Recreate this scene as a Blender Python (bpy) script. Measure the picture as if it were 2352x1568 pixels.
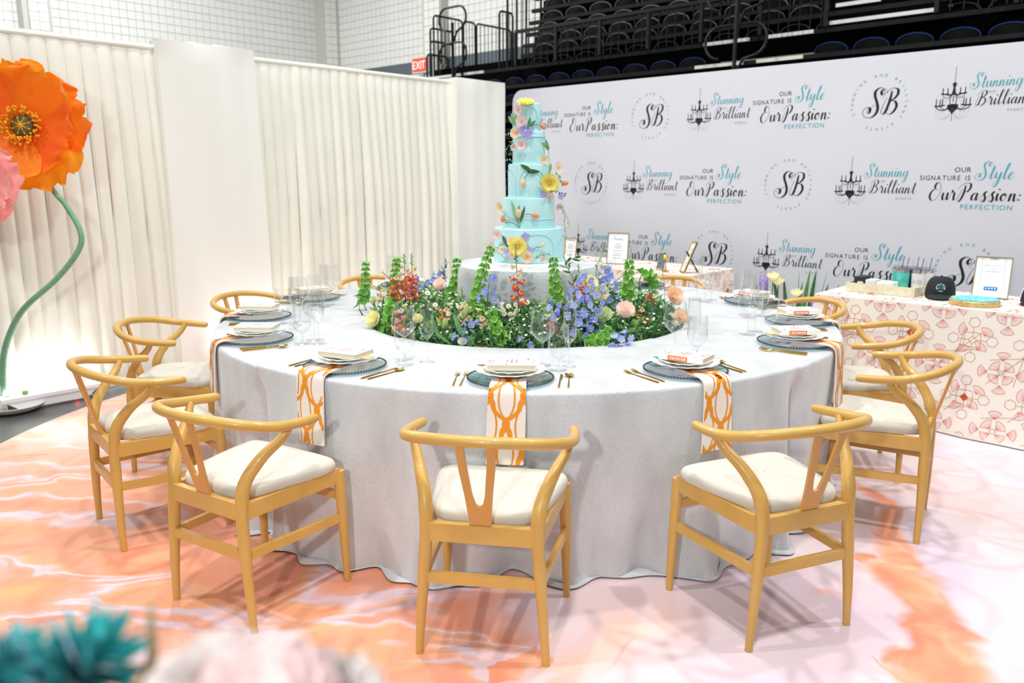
import bpy, bmesh, math, random
from math import sin, cos, pi, radians, sqrt, atan2, hypot
from mathutils import Vector, Matrix
random.seed(7)
for _o in list(bpy.data.objects): bpy.data.objects.remove(_o, do_unlink=True)
SC = bpy.context.scene
COL = SC.collection

# ------------------------------------------------------------------ camera
FPX, CAMH = 1828.0, 1.52
PITCH = math.atan(379 / 1828.0)
cam_d = bpy.data.cameras.new('camera'); cam = bpy.data.objects.new('camera', cam_d); COL.objects.link(cam)
cam_d.sensor_fit = 'HORIZONTAL'; cam_d.sensor_width = 36.0; cam_d.lens = 36.0 * FPX / 2352.0
cam_d.clip_start = 0.05; cam_d.clip_end = 200
cam.location = (0, 0, CAMH); cam.rotation_euler = (pi / 2 - PITCH, 0, 0)
cam_d.dof.use_dof = True; cam_d.dof.focus_distance = 3.0; cam_d.dof.aperture_fstop = 3.2
SC.camera = cam

# ------------------------------------------------------------------ view, world, lamps of the hall
SC.view_settings.view_transform = 'Standard'; SC.view_settings.look = 'None'
SC.view_settings.gamma = 1.0; SC.view_settings.exposure = 0.45
SC.view_settings.use_curve_mapping = False
world = bpy.data.worlds.new('hall_air'); SC.world = world; world.use_nodes = True
_bg = world.node_tree.nodes['Background']; _bg.inputs[0].default_value = (0.97, 0.985, 1.0, 1); _bg.inputs[1].default_value = 0.24

def area_lamp(name, loc, target, size, power, col=(1, 1, 1)):
    d = bpy.data.lights.new(name, 'AREA'); d.shape = 'DISK'; d.size = size; d.energy = power; d.color = col
    o = bpy.data.objects.new(name, d); COL.objects.link(o); o.location = loc
    o.rotation_euler = (Vector(target) - Vector(loc)).to_track_quat('-Z', 'Y').to_euler()
    return o
# high bay arena lamps in the roof; far ones added to brighten the walls
for lx, ly, pw in ((-5.5, 1.5, 620), (0.2, 0.0, 640), (5.0, 2.5, 620), (-1.8, 5.6, 520), (2.2, 5.2, 520), (-8.5, 16.5, 1150), (-4.9, 17.2, 980), (-12.5, 13.0, 800)):
    area_lamp('high_bay_or_wall_fill', (lx, ly, 9.5), (lx * 0.85, ly, 0), 0.45, pw * 0.36, (1.0, 0.985, 0.96))
# strobe on a stand behind the photographer that throws the cake's shadow on the backdrop
area_lamp('strobe_lamp', (-0.95, -1.25, 2.26), (0.3, 5.5, 1.3), 0.16, 46, (1.0, 0.99, 0.98))

# ------------------------------------------------------------------ hall frame
# s runs along the printed backdrop, q runs along the drapes, away from the camera
DB = Vector((0.735396, -0.677637, 0)); NB = Vector((0.677637, 0.735396, 0)); YAW = atan2(DB.y, DB.x)
def HF(s, q, z=0.0): return DB * s + NB * q + Vector((0, 0, z))
_cp, _sp = cos(PITCH), sin(PITCH)
def ray(px, py):
    u, v = px - 1176, py - 784
    return Vector((u, FPX * _cp - v * _sp, -FPX * _sp - v * _cp))
def at_z(px, py, z): d = ray(px, py); t = (z - CAMH) / d.z; return Vector((d.x * t, d.y * t, z))
def at_y(px, py, Y): d = ray(px, py); t = Y / d.y; return Vector((d.x * t, Y, CAMH + d.z * t))
def proj(P):
    Z = P[2] - CAMH; F = P[1] * _cp - Z * _sp; U = P[1] * _sp + Z * _cp
    return (1176 + FPX * P[0] / F, 784 - FPX * U / F, F)
TC = Vector((0.075, 4.38, 0))     # centre of the round table
def polar(ang, r, z=0.0):         # ang in degrees, 0 towards the camera, + to the right
    a = radians(ang); return Vector((TC.x + r * sin(a), TC.y - r * cos(a), z))

# ------------------------------------------------------------------ materials
MATS = {}
def srgb(r, g, b):
    f = lambda c: (c / 255) / 12.92 if c / 255 <= 0.04045 else ((c / 255 + 0.055) / 1.055) ** 2.4
    return (f(r), f(g), f(b), 1)
def mat(name, col, rough=0.5, metal=0.0, var=0.0, scale=8.0, bump=0.0, bscale=60.0, sheen=0.0, coat=0.0, col2=None, sss=0.0, stretch=None, emit=0.0, trans=0.0, spec=None, transl=0.0):
    if name in MATS: return MATS[name]
    m = bpy.data.materials.new(name); m.use_nodes = True; nt = m.node_tree; p = nt.nodes['Principled BSDF']
    p.inputs['Base Color'].default_value = col; p.inputs['Roughness'].default_value = rough; p.inputs['Metallic'].default_value = metal
    p.inputs['Sheen Weight'].default_value = sheen; p.inputs['Coat Weight'].default_value = coat
    if spec is not None: p.inputs['Specular IOR Level'].default_value = spec
    if trans: p.inputs['Transmission Weight'].default_value = trans
    if emit:
        p.inputs['Emission Color'].default_value = col; p.inputs['Emission Strength'].default_value = emit
    tc = nt.nodes.new('ShaderNodeTexCoord'); src = tc.outputs['Object']
    if stretch:
        mp = nt.nodes.new('ShaderNodeMapping'); mp.inputs['Scale'].default_value = stretch
        nt.links.new(src, mp.inputs['Vector']); src = mp.outputs['Vector']
    if var or col2:
        n = nt.nodes.new('ShaderNodeTexNoise'); n.inputs['Scale'].default_value = scale; n.inputs['Detail'].default_value = 4
        nt.links.new(src, n.inputs['Vector'])
        r = nt.nodes.new('ShaderNodeValToRGB'); r.color_ramp.elements[0].position = 0.33; r.color_ramp.elements[1].position = 0.67
        c2 = col2 if col2 else tuple(max(0, c * (1 - var)) for c in col[:3]) + (1,)
        r.color_ramp.elements[0].color = c2; r.color_ramp.elements[1].color = col
        nt.links.new(n.outputs['Fac'], r.inputs['Fac']); nt.links.new(r.outputs['Color'], p.inputs['Base Color'])
    if bump:
        n2 = nt.nodes.new('ShaderNodeTexNoise'); n2.inputs['Scale'].default_value = bscale; n2.inputs['Detail'].default_value = 3
        nt.links.new(src, n2.inputs['Vector'])
        b = nt.nodes.new('ShaderNodeBump'); b.inputs['Strength'].default_value = bump; b.inputs['Distance'].default_value = 0.01
        nt.links.new(n2.outputs['Fac'], b.inputs['Height']); nt.links.new(b.outputs['Normal'], p.inputs['Normal'])
    if transl:      # thin petals and leaves let light through
        ts = nt.nodes.new('ShaderNodeBsdfTranslucent'); ms = nt.nodes.new('ShaderNodeMixShader'); ms.inputs[0].default_value = transl
        bc = p.inputs['Base Color']
        if bc.is_linked: nt.links.new(bc.links[0].from_socket, ts.inputs[0])
        else: ts.inputs[0].default_value = bc.default_value
        nt.links.new(p.outputs[0], ms.inputs[1]); nt.links.new(ts.outputs[0], ms.inputs[2]); nt.links.new(ms.outputs[0], nt.nodes['Material Output'].inputs[0])
    MATS[name] = m; return m
def glass_mat(name, tint=(1, 1, 1, 1), refl=1.0, base=0.04):
    # thin walled glass: clear film plus mirror by Fresnel
    if name in MATS: return MATS[name]
    m = bpy.data.materials.new(name); m.use_nodes = True; nt = m.node_tree; nt.nodes.clear()
    out = nt.nodes.new('ShaderNodeOutputMaterial'); mix = nt.nodes.new('ShaderNodeMixShader')
    tr = nt.nodes.new('ShaderNodeBsdfTransparent'); tr.inputs[0].default_value = tint
    gl = nt.nodes.new('ShaderNodeBsdfGlossy'); gl.inputs['Roughness'].default_value = 0.03; gl.inputs[0].default_value = (refl, refl, refl, 1)
    lw = nt.nodes.new('ShaderNodeLayerWeight'); lw.inputs[0].default_value = 0.5
    pw = nt.nodes.new('ShaderNodeMath'); pw.operation = 'POWER'; pw.inputs[1].default_value = 2.6
    mad = nt.nodes.new('ShaderNodeMath'); mad.operation = 'MULTIPLY_ADD'; mad.inputs[1].default_value = 0.75; mad.inputs[2].default_value = base
    nt.links.new(lw.outputs['Facing'], pw.inputs[0]); nt.links.new(pw.outputs[0], mad.inputs[0]); nt.links.new(mad.outputs[0], mix.inputs[0])
    nt.links.new(tr.outputs[0], mix.inputs[1]); nt.links.new(gl.outputs[0], mix.inputs[2]); nt.links.new(mix.outputs[0], out.inputs[0])
    MATS[name] = m; return m

# ------------------------------------------------------------------ mesh building
class MB:
    def __init__(s): s.v = []; s.f = []; s.m = []; s.cur = 0
    def vert(s, p): s.v.append((p[0], p[1], p[2])); return len(s.v) - 1
    def face(s, *i): s.f.append(tuple(i)); s.m.append(s.cur)
    def box(s, c, d, R=None):
        b = len(s.v)
        for x in (-.5, .5):
            for y in (-.5, .5):
                for z in (-.5, .5):
                    p = Vector((x * d[0], y * d[1], z * d[2]))
                    if R is not None: p = R @ p
                    s.vert(Vector(c) + p)
        for q in ((0, 1, 3, 2), (4, 6, 7, 5), (0, 4, 5, 1), (2, 3, 7, 6), (0, 2, 6, 4), (1, 5, 7, 3)): s.face(*[b + i for i in q])
    def beam(s, a, b, w, h):                      # box between two points, w sideways, h up
        a, b = Vector(a), Vector(b); y = (b - a); L = y.length; y.normalize()
        up = Vector((0, 0, 1)) if abs(y.z) < .95 else Vector((1, 0, 0))
        x = y.cross(up).normalized(); z = x.cross(y)
        s.box((a + b) / 2, (w, L, h), Matrix((x, y, z)).transposed())
    def tube(s, pts, rad, n=8, cap=True, flat=None):
        pts = [Vector(p) for p in pts]; N = len(pts)
        if not isinstance(rad, (list, tuple)): rad = [rad] * N
        t0 = (pts[1] - pts[0]).normalized(); up = Vector((0, 0, 1)) if abs(t0.z) < .9 else Vector((1, 0, 0))
        x = t0.cross(up).normalized(); rings = []
        for i in range(N):
            t = (pts[min(i + 1, N - 1)] - pts[max(i - 1, 0)]).normalized()
            x = (x - t * x.dot(t)); x = x.normalized() if x.length > 1e-6 else t.orthogonal().normalized()
            y = t.cross(x); ring = []
            for k in range(n):
                a = 2 * pi * k / n
                fx, fy = (1, 1) if flat is None else flat
                ring.append(s.vert(pts[i] + x * (cos(a) * rad[i] * fx) + y * (sin(a) * rad[i] * fy)))
            rings.append(ring)
        for i in range(N - 1):
            for k in range(n): s.face(rings[i][k], rings[i][(k + 1) % n], rings[i + 1][(k + 1) % n], rings[i + 1][k])
        if cap: s.face(*reversed(rings[0])); s.face(*rings[-1])
    def lathe(s, prof, n=32, c=(0, 0, 0), fn=None, close=False):
        rings = []
        for j, (r, z) in enumerate(prof):
            if r < 1e-6: rings.append([s.vert((c[0], c[1], c[2] + z))]); continue
            ring = []
            for k in range(n):
                a = 2 * pi * k / n; rr, zz = (r, z) if fn is None else fn(a, r, z)
                ring.append(s.vert((c[0] + rr * cos(a), c[1] + rr * sin(a), c[2] + zz)))
            rings.append(ring)
        for a, b in zip(rings[:-1], rings[1:]):
            for k in range(n):
                k2 = (k + 1) % n
                if len(a) == 1 and len(b) == 1: continue
                if len(a) == 1: s.face(a[0], b[k2], b[k])
                elif len(b) == 1: s.face(a[k], a[k2], b[0])
                else: s.face(a[k], a[k2], b[k2], b[k])
    def grid(s, fn, nu, nv, closeu=False):
        g = [[s.vert(fn(i / nu, j / nv)) for j in range(nv + 1)] for i in range(nu if closeu else nu + 1)]
        for i in range(nu):
            i2 = (i + 1) % len(g)
            for j in range(nv): s.face(g[i][j], g[i2][j], g[i2][j + 1], g[i][j + 1])
    def add(s, o, M=None):
        b = len(s.v)
        for p in o.v: s.v.append(tuple(M @ Vector(p)) if M is not None else p)
        for f, m in zip(o.f, o.m): s.f.append(tuple(b + i for i in f)); s.m.append(m)
        return s
    def poly_prism(s, pts, z0, z1):
        n = len(pts); b = len(s.v)
        for x, y in pts: s.vert((x, y, z0))
        for x, y in pts: s.vert((x, y, z1))
        s.face(*[b + i for i in reversed(range(n))]); s.face(*[b + n + i for i in range(n)])
        for i in range(n): s.face(b + i, b + (i + 1) % n, b + n + (i + 1) % n, b + n + i)
    def mesh(s, name, mats, smooth=True, angle=0.6):
        me = bpy.data.meshes.new(name); me.from_pydata(s.v, [], s.f)
        if not isinstance(mats, (list, tuple)): mats = [mats]
        for m in mats: me.materials.append(m)
        me.polygons.foreach_set('material_index', [min(i, len(mats) - 1) for i in s.m])
        if smooth:
            me.polygons.foreach_set('use_smooth', [True] * len(me.polygons))
            try: me.set_sharp_from_angle(angle=angle)
            except Exception: pass
        me.update(); return me
def link(name, data, parent=None, loc=None, rot=None, kind=None):
    o = bpy.data.objects.new(name, data); COL.objects.link(o)
    if parent is not None: o.parent = parent
    if loc is not None: o.location = loc
    if rot is not None: o.rotation_euler = rot if isinstance(rot, (tuple, list)) or hasattr(rot, 'order') else (0, 0, rot)
    if kind: o['kind'] = kind
    return o
def obj(name, mb, mats, parent=None, loc=None, rot=None, smooth=True, angle=0.6, kind=None):
    return link(name, mb.mesh(name, mats, smooth, angle), parent, loc, rot, kind)
def tag(o, label, cat, group=None):
    o['label'] = label; o['category'] = cat
    if group: o['group'] = group
    return o
def thing(name, label, cat, loc=(0, 0, 0), rot=0, group=None):
    return tag(link(name, None, None, loc, rot), label, cat, group)
def dup(root, loc=None, rot=None, label=None, group=None):
    r = root.copy(); COL.objects.link(r)
    if loc is not None: r.location = loc
    if rot is not None: r.rotation_euler = rot if isinstance(rot, (tuple, list)) else (0, 0, rot)
    if label: r['label'] = label
    if group: r['group'] = group
    for ch in list(root.children):
        c = ch.copy(); COL.objects.link(c); c.parent = r
        for g in list(ch.children):
            d = g.copy(); COL.objects.link(d); d.parent = c
    return r
def crom(pts, sub=6, closed=False):
    P = [Vector(p) for p in pts]; out = []; n = len(P)
    for i in range(n if closed else n - 1):
        if closed: a, b, c, d = P[(i - 1) % n], P[i], P[(i + 1) % n], P[(i + 2) % n]
        else: a, b, c, d = P[max(i - 1, 0)], P[i], P[i + 1], P[min(i + 2, n - 1)]
        for k in range(sub):
            t = k / sub
            out.append(0.5 * ((2 * b) + (c - a) * t + (2 * a - 5 * b + 4 * c - d) * t * t + (3 * b - a - 3 * c + d) * t ** 3))
    if not closed: out.append(P[-1])
    return out
def hsh(*a):
    x = sin(sum(v * k for v, k in zip(a, (12.9898, 78.233, 37.719)))) * 43758.5453
    return x - math.floor(x)
def align(n, roll=0.0):            # matrix turning +Z to n
    return Vector(n).normalized().to_track_quat('Z', 'Y').to_matrix().to_4x4() @ Matrix.Rotation(roll, 4, 'Z')
# ================================================================== floor, walls
def structure(o): o['kind'] = 'structure'; return o
m = MB(); m.box((0, 0, -0.054), (90, 90, 0.1))
structure(obj('floor', m, mat('dark_floor', srgb(96, 98, 100), 0.35, var=0.35, scale=1.5, bump=0.05, bscale=30), smooth=False))

def marble():
    mm = bpy.data.materials.new('marbled_vinyl'); mm.use_nodes = True; nt = mm.node_tree; p = nt.nodes['Principled BSDF']
    N = nt.nodes.new; L = nt.links.new
    tc = N('ShaderNodeTexCoord')
    def noise(vec, scale, detail=3, dist=0.0, rough=.5):
        n = N('ShaderNodeTexNoise'); n.inputs['Scale'].default_value = scale; n.inputs['Detail'].default_value = detail
        n.inputs['Distortion'].default_value = dist; n.inputs['Roughness'].default_value = rough; L(vec, n.inputs['Vector']); return n
    def mapping(vec, sc=(1, 1, 1), rot=0, loc=(0, 0, 0)):
        q = N('ShaderNodeMapping'); q.inputs['Scale'].default_value = sc; q.inputs['Rotation'].default_value = (0, 0, rot); q.inputs['Location'].default_value = loc
        L(vec, q.inputs['Vector']); return q.outputs[0]
    def ramp(fac, stops):
        r = N('ShaderNodeValToRGB'); e = r.color_ramp.elements
        while len(e) < len(stops): e.new(0.5)
        for k, (pos, c) in enumerate(stops): e[k].position = pos; e[k].color = c
        L(fac, r.inputs['Fac']); return r.outputs['Color']
    def mixc(f, a, b):
        x = N('ShaderNodeMix'); x.data_type = 'RGBA'; L(f, x.inputs[0]); L(a, x.inputs[6]); L(b, x.inputs[7]); return x.outputs[2]
    obj_ = tc.outputs['Object']
    def madd(a_, mul, add):
        q = N('ShaderNodeMath'); q.operation = 'MULTIPLY_ADD'; L(a_, q.inputs[0]); q.inputs[1].default_value = mul
        if isinstance(add, (int, float)): q.inputs[2].default_value = add
        else: L(add, q.inputs[2])
        return q.outputs[0]
    def sstep(a_, lo, hi, flip=False):
        r = N('ShaderNodeMapRange'); r.interpolation_type = 'SMOOTHSTEP'; r.inputs[1].default_value = lo; r.inputs[2].default_value = hi
        r.inputs[3].default_value, r.inputs[4].default_value = (1, 0) if flip else (0, 1); L(a_, r.inputs[0]); return r.outputs[0]
    def mul(a_, b_):
        q = N('ShaderNodeMath'); q.operation = 'MULTIPLY'; L(a_, q.inputs[0]); L(b_, q.inputs[1]); return q.outputs[0]
    # poured-paint warp
    w1 = noise(obj_, 0.8, 3, .6); w2 = noise(mapping(obj_, (1, 1, 1), 0, (5, 3, 0)), 2.6, 3, .8)
    v1 = N('ShaderNodeVectorMath'); v1.operation = 'MULTIPLY_ADD'; v1.inputs[1].default_value = (1.1, 1.1, 0); L(w1.outputs['Color'], v1.inputs[0]); L(obj_, v1.inputs[2])
    v2 = N('ShaderNodeVectorMath'); v2.operation = 'MULTIPLY_ADD'; v2.inputs[1].default_value = (.22, .22, 0); L(w2.outputs['Color'], v2.inputs[0]); L(v1.outputs[0], v2.inputs[2])
    warped = v2.outputs[0]; sx = N('ShaderNodeSeparateXYZ'); L(warped, sx.inputs[0]); so = N('ShaderNodeSeparateXYZ'); L(obj_, so.inputs[0])
    X, Y = sx.outputs[0], sx.outputs[1]
    pale = ramp(noise(mapping(warped, (1.6, .8, 1), 0.6), 0.9, 4, .6).outputs['Fac'],
                [(.30, srgb(214, 196, 216)), (.42, srgb(226, 206, 216)), (.52, srgb(232, 216, 222)), (.62, srgb(230, 204, 206)), (.76, srgb(238, 200, 184))])
    streak = noise(mapping(warped, (.62, 2.1, 1), -0.62, (3, 1, 0)), 1.25, 4, .5).outputs['Fac']
    warm = ramp(streak, [(.30, srgb(216, 192, 212)), (.37, srgb(240, 172, 132)), (.44, srgb(238, 160, 136)), (.50, srgb(240, 172, 130)), (.545, srgb(226, 206, 220)), (.575, srgb(236, 172, 152)), (.64, srgb(236, 154, 122)), (.74, srgb(238, 174, 120)), (.82, srgb(230, 212, 214))])
    # towards the drapes the wrap fades to pale peach
    fade = ramp(streak, [(.34, srgb(218, 190, 206)), (.45, srgb(234, 184, 156)), (.55, srgb(226, 206, 208)), (.65, srgb(236, 180, 144))])
    warm = mixc(sstep(madd(Y, 1.0, madd(so.outputs[0], -.35, 0.0)), .75, 1.9), warm, fade)
    orange = ramp(noise(warped, 4.5, 4, .5).outputs['Fac'], [(.36, srgb(236, 142, 112)), (.55, srgb(242, 164, 128)), (.70, srgb(240, 186, 156))])
    left_mask = sstep(madd(X, 1.0, madd(Y, .10, 0.0)), .15, .75, True)
    c = mixc(left_mask, pale, warm)
    # one broad orange pour on the right, running from the patterned table to the camera
    dline = madd(so.outputs[1], -.35, madd(so.outputs[0], 1.0, -1.95)); dl = madd(w2.outputs['Fac'], .45, madd(w1.outputs['Fac'], .8, dline))
    q = N('ShaderNodeMath'); q.operation = 'ABSOLUTE'; L(madd(dl, 1.0, -.62), q.inputs[0])
    wid = sstep(so.outputs[1], -2.3, .3, True); dd_ = madd(wid, -.16, q.outputs[0])
    band = mul(sstep(dd_, -.05, .05, True), sstep(so.outputs[1], -.1, .5, True))
    c = mixc(band, c, orange)
    # few small orange splashes among the pale part
    sp = ramp(noise(mapping(warped, (1, 1, 1), 0, (9, 4, 0)), 2.2, 3, 1.0).outputs['Fac'], [(.63, (0, 0, 0, 1)), (.67, (1, 1, 1, 1))])
    c = mixc(sp, c, orange)
    L(c, p.inputs['Base Color']); p.inputs['Roughness'].default_value = 0.32; p.inputs['Coat Weight'].default_value = 0.15
    return mm
m = MB(); m.lathe([(0, 0), (3.05, 0), (3.05, -0.004)], 128)
tag(obj('floor_wrap', m, marble(), None, TC), 'round vinyl floor wrap marbled in orange, peach, pink and lavender', 'floor wrap')

# ---- painted block walls: left wall parallel to the drapes, back wall behind the bleachers
M_BLOCK = mat('painted_block', srgb(236, 238, 234), 0.6, var=0.05, scale=1.2)
M_JOINT = mat('block_joint', srgb(196, 199, 190), 0.8)
SW, QW, BS = -22.0, 15.5, 0.2032
wl = MB(); wl.box((SW - 0.15, 5, 4.5), (0.3, 40, 9.1))
wall_left = structure(obj('wall_left', wl, M_JOINT, None, (0, 0, 0), YAW, smooth=False))
wb = MB(); wb.box((0, QW + 0.15, 4.5), (50, 0.3, 9.1))
wall_back = structure(obj('wall_back', wb, M_JOINT, None, (0, 0, 0), YAW, smooth=False))
bl = MB(); g = 0.012; bl.box((0, 0, 0), (BS - g, BS - g, 0.03)); me_block = bl.mesh('block', M_BLOCK, smooth=False)
cands = []
def pilaster_off(side, u):
    if side == 'L': return 0.45 if 6.84 < u < 7.26 else (0.5 if u > QW - 0.75 else 0.0)
    return 0.0
def boundary_y(px):       # lower edge of what shows of the wall above the drapes
    return 46 + .1325 * px
for side in 'LB':
    for iu in range(-40, 130):
        for iz in range(10, 36):
            z = (iz + .5) * BS
            if side == 'L':
                u = -2 + iu * BS
                if u > QW - .1: continue
                off = 0.5 if u > QW - 0.55 else (0.45 if 6.75 < u < 7.3 else 0)
                if iz % 2 == 2: continue
                P = HF(SW + off + .012, u, z); R = (0, 0)
            else:
                u = SW + 0.62 + iu * BS
                if u > -8.6 or (4.36 < z - .1 and z + .1 < 4.67) : continue
                off = 0.3 if -17.3 < u < -16.6 else 0
                P = HF(u, QW - off - .012, z)
            x, y, F = proj(P)
            if F < 1 or x < -250 or x > 1400 or y < -60 or y > boundary_y(x) + 90: continue
            cands.append((F + (0 if (-10 < x < 1240 and -10 < y < boundary_y(x) + 8) else 100), side, P))
# pilasters as solid backing
pb = MB(); pb.box((SW + 0.2, 7.03, 4.5), (0.42, 0.62, 9.1)); pb.box((SW + 0.25, QW - 0.25, 4.5), (0.5, 0.62, 9.1))
obj('pilaster', pb, M_JOINT, wall_left, smooth=False)
pb = MB(); pb.box((-16.95, QW - 0.14, 4.5), (0.75, 0.3, 9.1)); obj('pilaster', pb, M_JOINT, wall_back, smooth=False)
cands.sort(key=lambda t: t[0])
RL = Matrix.Rotation(pi / 2, 4, 'Y'); RBk = Matrix.Rotation(pi / 2, 4, 'X')
rest = {'L': MB(), 'B': MB()}
cnt = {'L': 0, 'B': 0}
for F, side, P in cands:
    loc = Vector((P.dot(DB), P.dot(NB), P.z)); par = wall_left if side == 'L' else wall_back
    if cnt[side] < 150:
        cnt[side] += 1
        link('block', me_block, par, loc, (0, pi / 2, 0) if side == 'L' else (pi / 2, 0, 0))
    else: rest[side].add(bl, Matrix.Translation(loc) @ (RL if side == 'L' else RBk))
for side, par in (('L', wall_left), ('B', wall_back)):
    if rest[side].v: obj('block_field', rest[side], M_BLOCK, par, smooth=False, kind='stuff')
m = MB(); m.box((-13.4, QW - 0.03, 4.515), (15, 0.06, 0.31)); obj('painted_band', m, mat('slate_paint', srgb(92, 104, 112), 0.6), wall_back, smooth=False)

# ================================================================== lettering tools
GLYPH = {  # brush script letters: strokes through points, x height 1
 'S': ([[(1.65, 1.95), (1.5, 2.3), (1.2, 2.35), (1.05, 2.1), (1.2, 1.85), (1.35, 2.1), (1.15, 2.45), (.8, 2.5), (.5, 2.2), (.55, 1.75), (.8, 1.25), (1.0, .7), (.95, .2), (.6, -.15), (.15, -.15), (-.25, .1), (-.3, .5), (0, .78), (.3, .65), (.3, .3), (.1, .25), (.1, .55), (.5, .85), (.8, .95)]], 1.25),
 't': ([[(0, .25), (.3, 1.1), (.42, 1.85), (.36, 1.0), (.32, .3), (.45, 0), (.65, .15), (.8, .45)], [(.12, 1.3), (.7, 1.38)]], .68),
 'u': ([[(0, .5), (.16, 1), (.14, .4), (.26, .02), (.5, .2), (.68, .7), (.72, 1), (.7, .4), (.8, .02), (1.05, .4)]], .92),
 'n': ([[(0, .5), (.16, 1), (.14, .5), (.1, 0), (.2, .45), (.42, .92), (.58, .9), (.6, .5), (.62, .1), (.76, .0), (1.0, .4)]], .88),
 'i': ([[(0, .35), (.18, 1), (.15, .4), (.25, .02), (.55, .4)], [(.28, 1.55), (.27, 1.42)]], .45),
 'g': ([[(.72, .8), (.45, 1.0), (.15, .7), (.12, .25), (.32, .05), (.6, .4), (.78, 1), (.74, .2), (.62, -.7), (.38, -1.05), (.15, -.9), (.25, -.5), (.7, 0), (1.05, .45)]], .95),
 'B': ([[(.62, 2.05), (.6, 1.3), (.45, .4), (.25, 0), (.0, .15), (.05, .7), (.3, 1.5)], [(-.1, 1.45), (.15, 1.95), (.6, 2.3), (1.1, 2.2), (1.2, 1.75), (.95, 1.35), (.7, 1.2), (1.1, 1.1), (1.3, .65), (1.1, .15), (.75, -.05), (.5, .15), (.6, .42)]], 1.42),
 'r': ([[(0, .3), (.2, 1.2), (.3, 1.3), (.32, 1.05), (.55, .98), (.56, .5), (.6, .05), (.75, .1), (.95, .4)]], .8),
 'l': ([[(0, .3), (.35, 1.2), (.58, 2.0), (.5, 2.25), (.34, 2.0), (.24, 1.2), (.22, .3), (.38, .0), (.75, .45)]], .62),
 'a': ([[(.66, .8), (.42, 1.0), (.12, .65), (.12, .2), (.3, .05), (.52, .35), (.7, 1), (.64, .4), (.74, .02), (1.0, .4)]], .88),
 'y': ([[(0, .5), (.16, 1), (.14, .45), (.28, .12), (.5, .3), (.72, 1), (.7, .2), (.6, -.7), (.36, -1.1), (.14, -.95), (.25, -.5), (.65, 0), (1.0, .45)]], .9),
 'e': ([[(0, .35), (.35, .5), (.55, .8), (.42, 1.0), (.16, .75), (.12, .25), (.35, .0), (.85, .45)]], .7),
 'O': ([[(.55, 1.5), (.25, 1.3), (.02, .8), (.05, .3), (.35, -.08), (.75, .05), (1.1, .6), (1.2, 1.35), (1.05, 2.05), (.75, 2.35), (.5, 2.15), (.42, 1.75), (.55, 1.5), (.85, 1.4)]], 1.4),
 'P': ([[(.62, 2.0), (.62, 1.3), (.45, .3), (.2, -.15), (.02, 0), (.08, .7), (.35, 1.5)], [(-.15, 1.5), (.15, 2.0), (.65, 2.3), (1.15, 2.2), (1.25, 1.7), (1.0, 1.2), (.7, 1.1)]], 1.28),
 's': ([[(-.05, .3), (.3, .85), (.55, 1.2), (.74, 1.1), (.6, 1.18), (.46, .88), (.6, .5), (.66, .15), (.5, -.14), (.25, -.1), (.24, .1), (.5, .1), (.85, .45)]], .76),
 'o': ([[(.55, .95), (.25, .9), (.08, .45), (.25, .05), (.52, .15), (.66, .6), (.55, .98), (.42, .85), (.6, .68), (.9, .75)]], .8),
 ':': ([[(.15, .85), (.16, .72)], [(.1, .25), (.11, .12)]], .3), ' ': ([], .35)}
def ribbon(mb, pts, wfn, z=0.0):
    n = len(pts); L = []
    for i in range(n):
        d = pts[min(i + 1, n - 1)] - pts[max(i - 1, 0)]
        l = d.length or 1; d = d / l; w = wfn(d, i / (n - 1)) / 2
        nn = Vector((-d.y, d.x, 0)); L.append((mb.vert((pts[i].x + nn.x * w, pts[i].y + nn.y * w, z)), mb.vert((pts[i].x - nn.x * w, pts[i].y - nn.y * w, z))))
    for a, b in zip(L[:-1], L[1:]): mb.face(a[1], b[1], b[0], a[0])
def script_word(mb, text, x, y, size, thick=.2, thin=.045, slant=.22, adv=1.0, rise=0.0, z=0.0):
    # size is the x height
    cx = 0
    for k, ch in enumerate(text):
        strokes, a = GLYPH[ch]
        for st in strokes:
            P = []
            pts = [Vector((p[0] + p[1] * slant, p[1], 0)) for p in st]
            for q in crom(pts, 5): P.append(Vector((x + (cx + q.x) * size, y + (q.y + rise * cx) * size, 0)))
            short = len(st) == 2
            def wf(d, t, short=short): return size * (thick if short and abs(d.y) > .5 else (thin + (thick - thin) * max(0, -d.y) ** 1.5) * (0.55 + .45 * min(1, 6 * min(t, 1 - t))))
            ribbon(mb, P, wf, z)
        cx += a * adv
    return cx * size
_font_cache = {}
def sans_mesh(text):
    if text in _font_cache: return _font_cache[text]
    cu = bpy.data.curves.new('t', 'FONT'); cu.body = text; cu.size = 1.0; cu.space_character = 1.0; cu.resolution_u = 3
    o = bpy.data.objects.new('t', cu); COL.objects.link(o)
    dg = bpy.context.evaluated_depsgraph_get(); dg.update(); me = bpy.data.meshes.new_from_object(o.evaluated_get(dg))
    vs = [tuple(v.co) for v in me.vertices]; fs = [tuple(p.vertices) for p in me.polygons]
    bpy.data.objects.remove(o, do_unlink=True); bpy.data.meshes.remove(me)
    xs = [v[0] for v in vs] or [0]; _font_cache[text] = (vs, fs, min(xs), max(xs)); return _font_cache[text]
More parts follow.
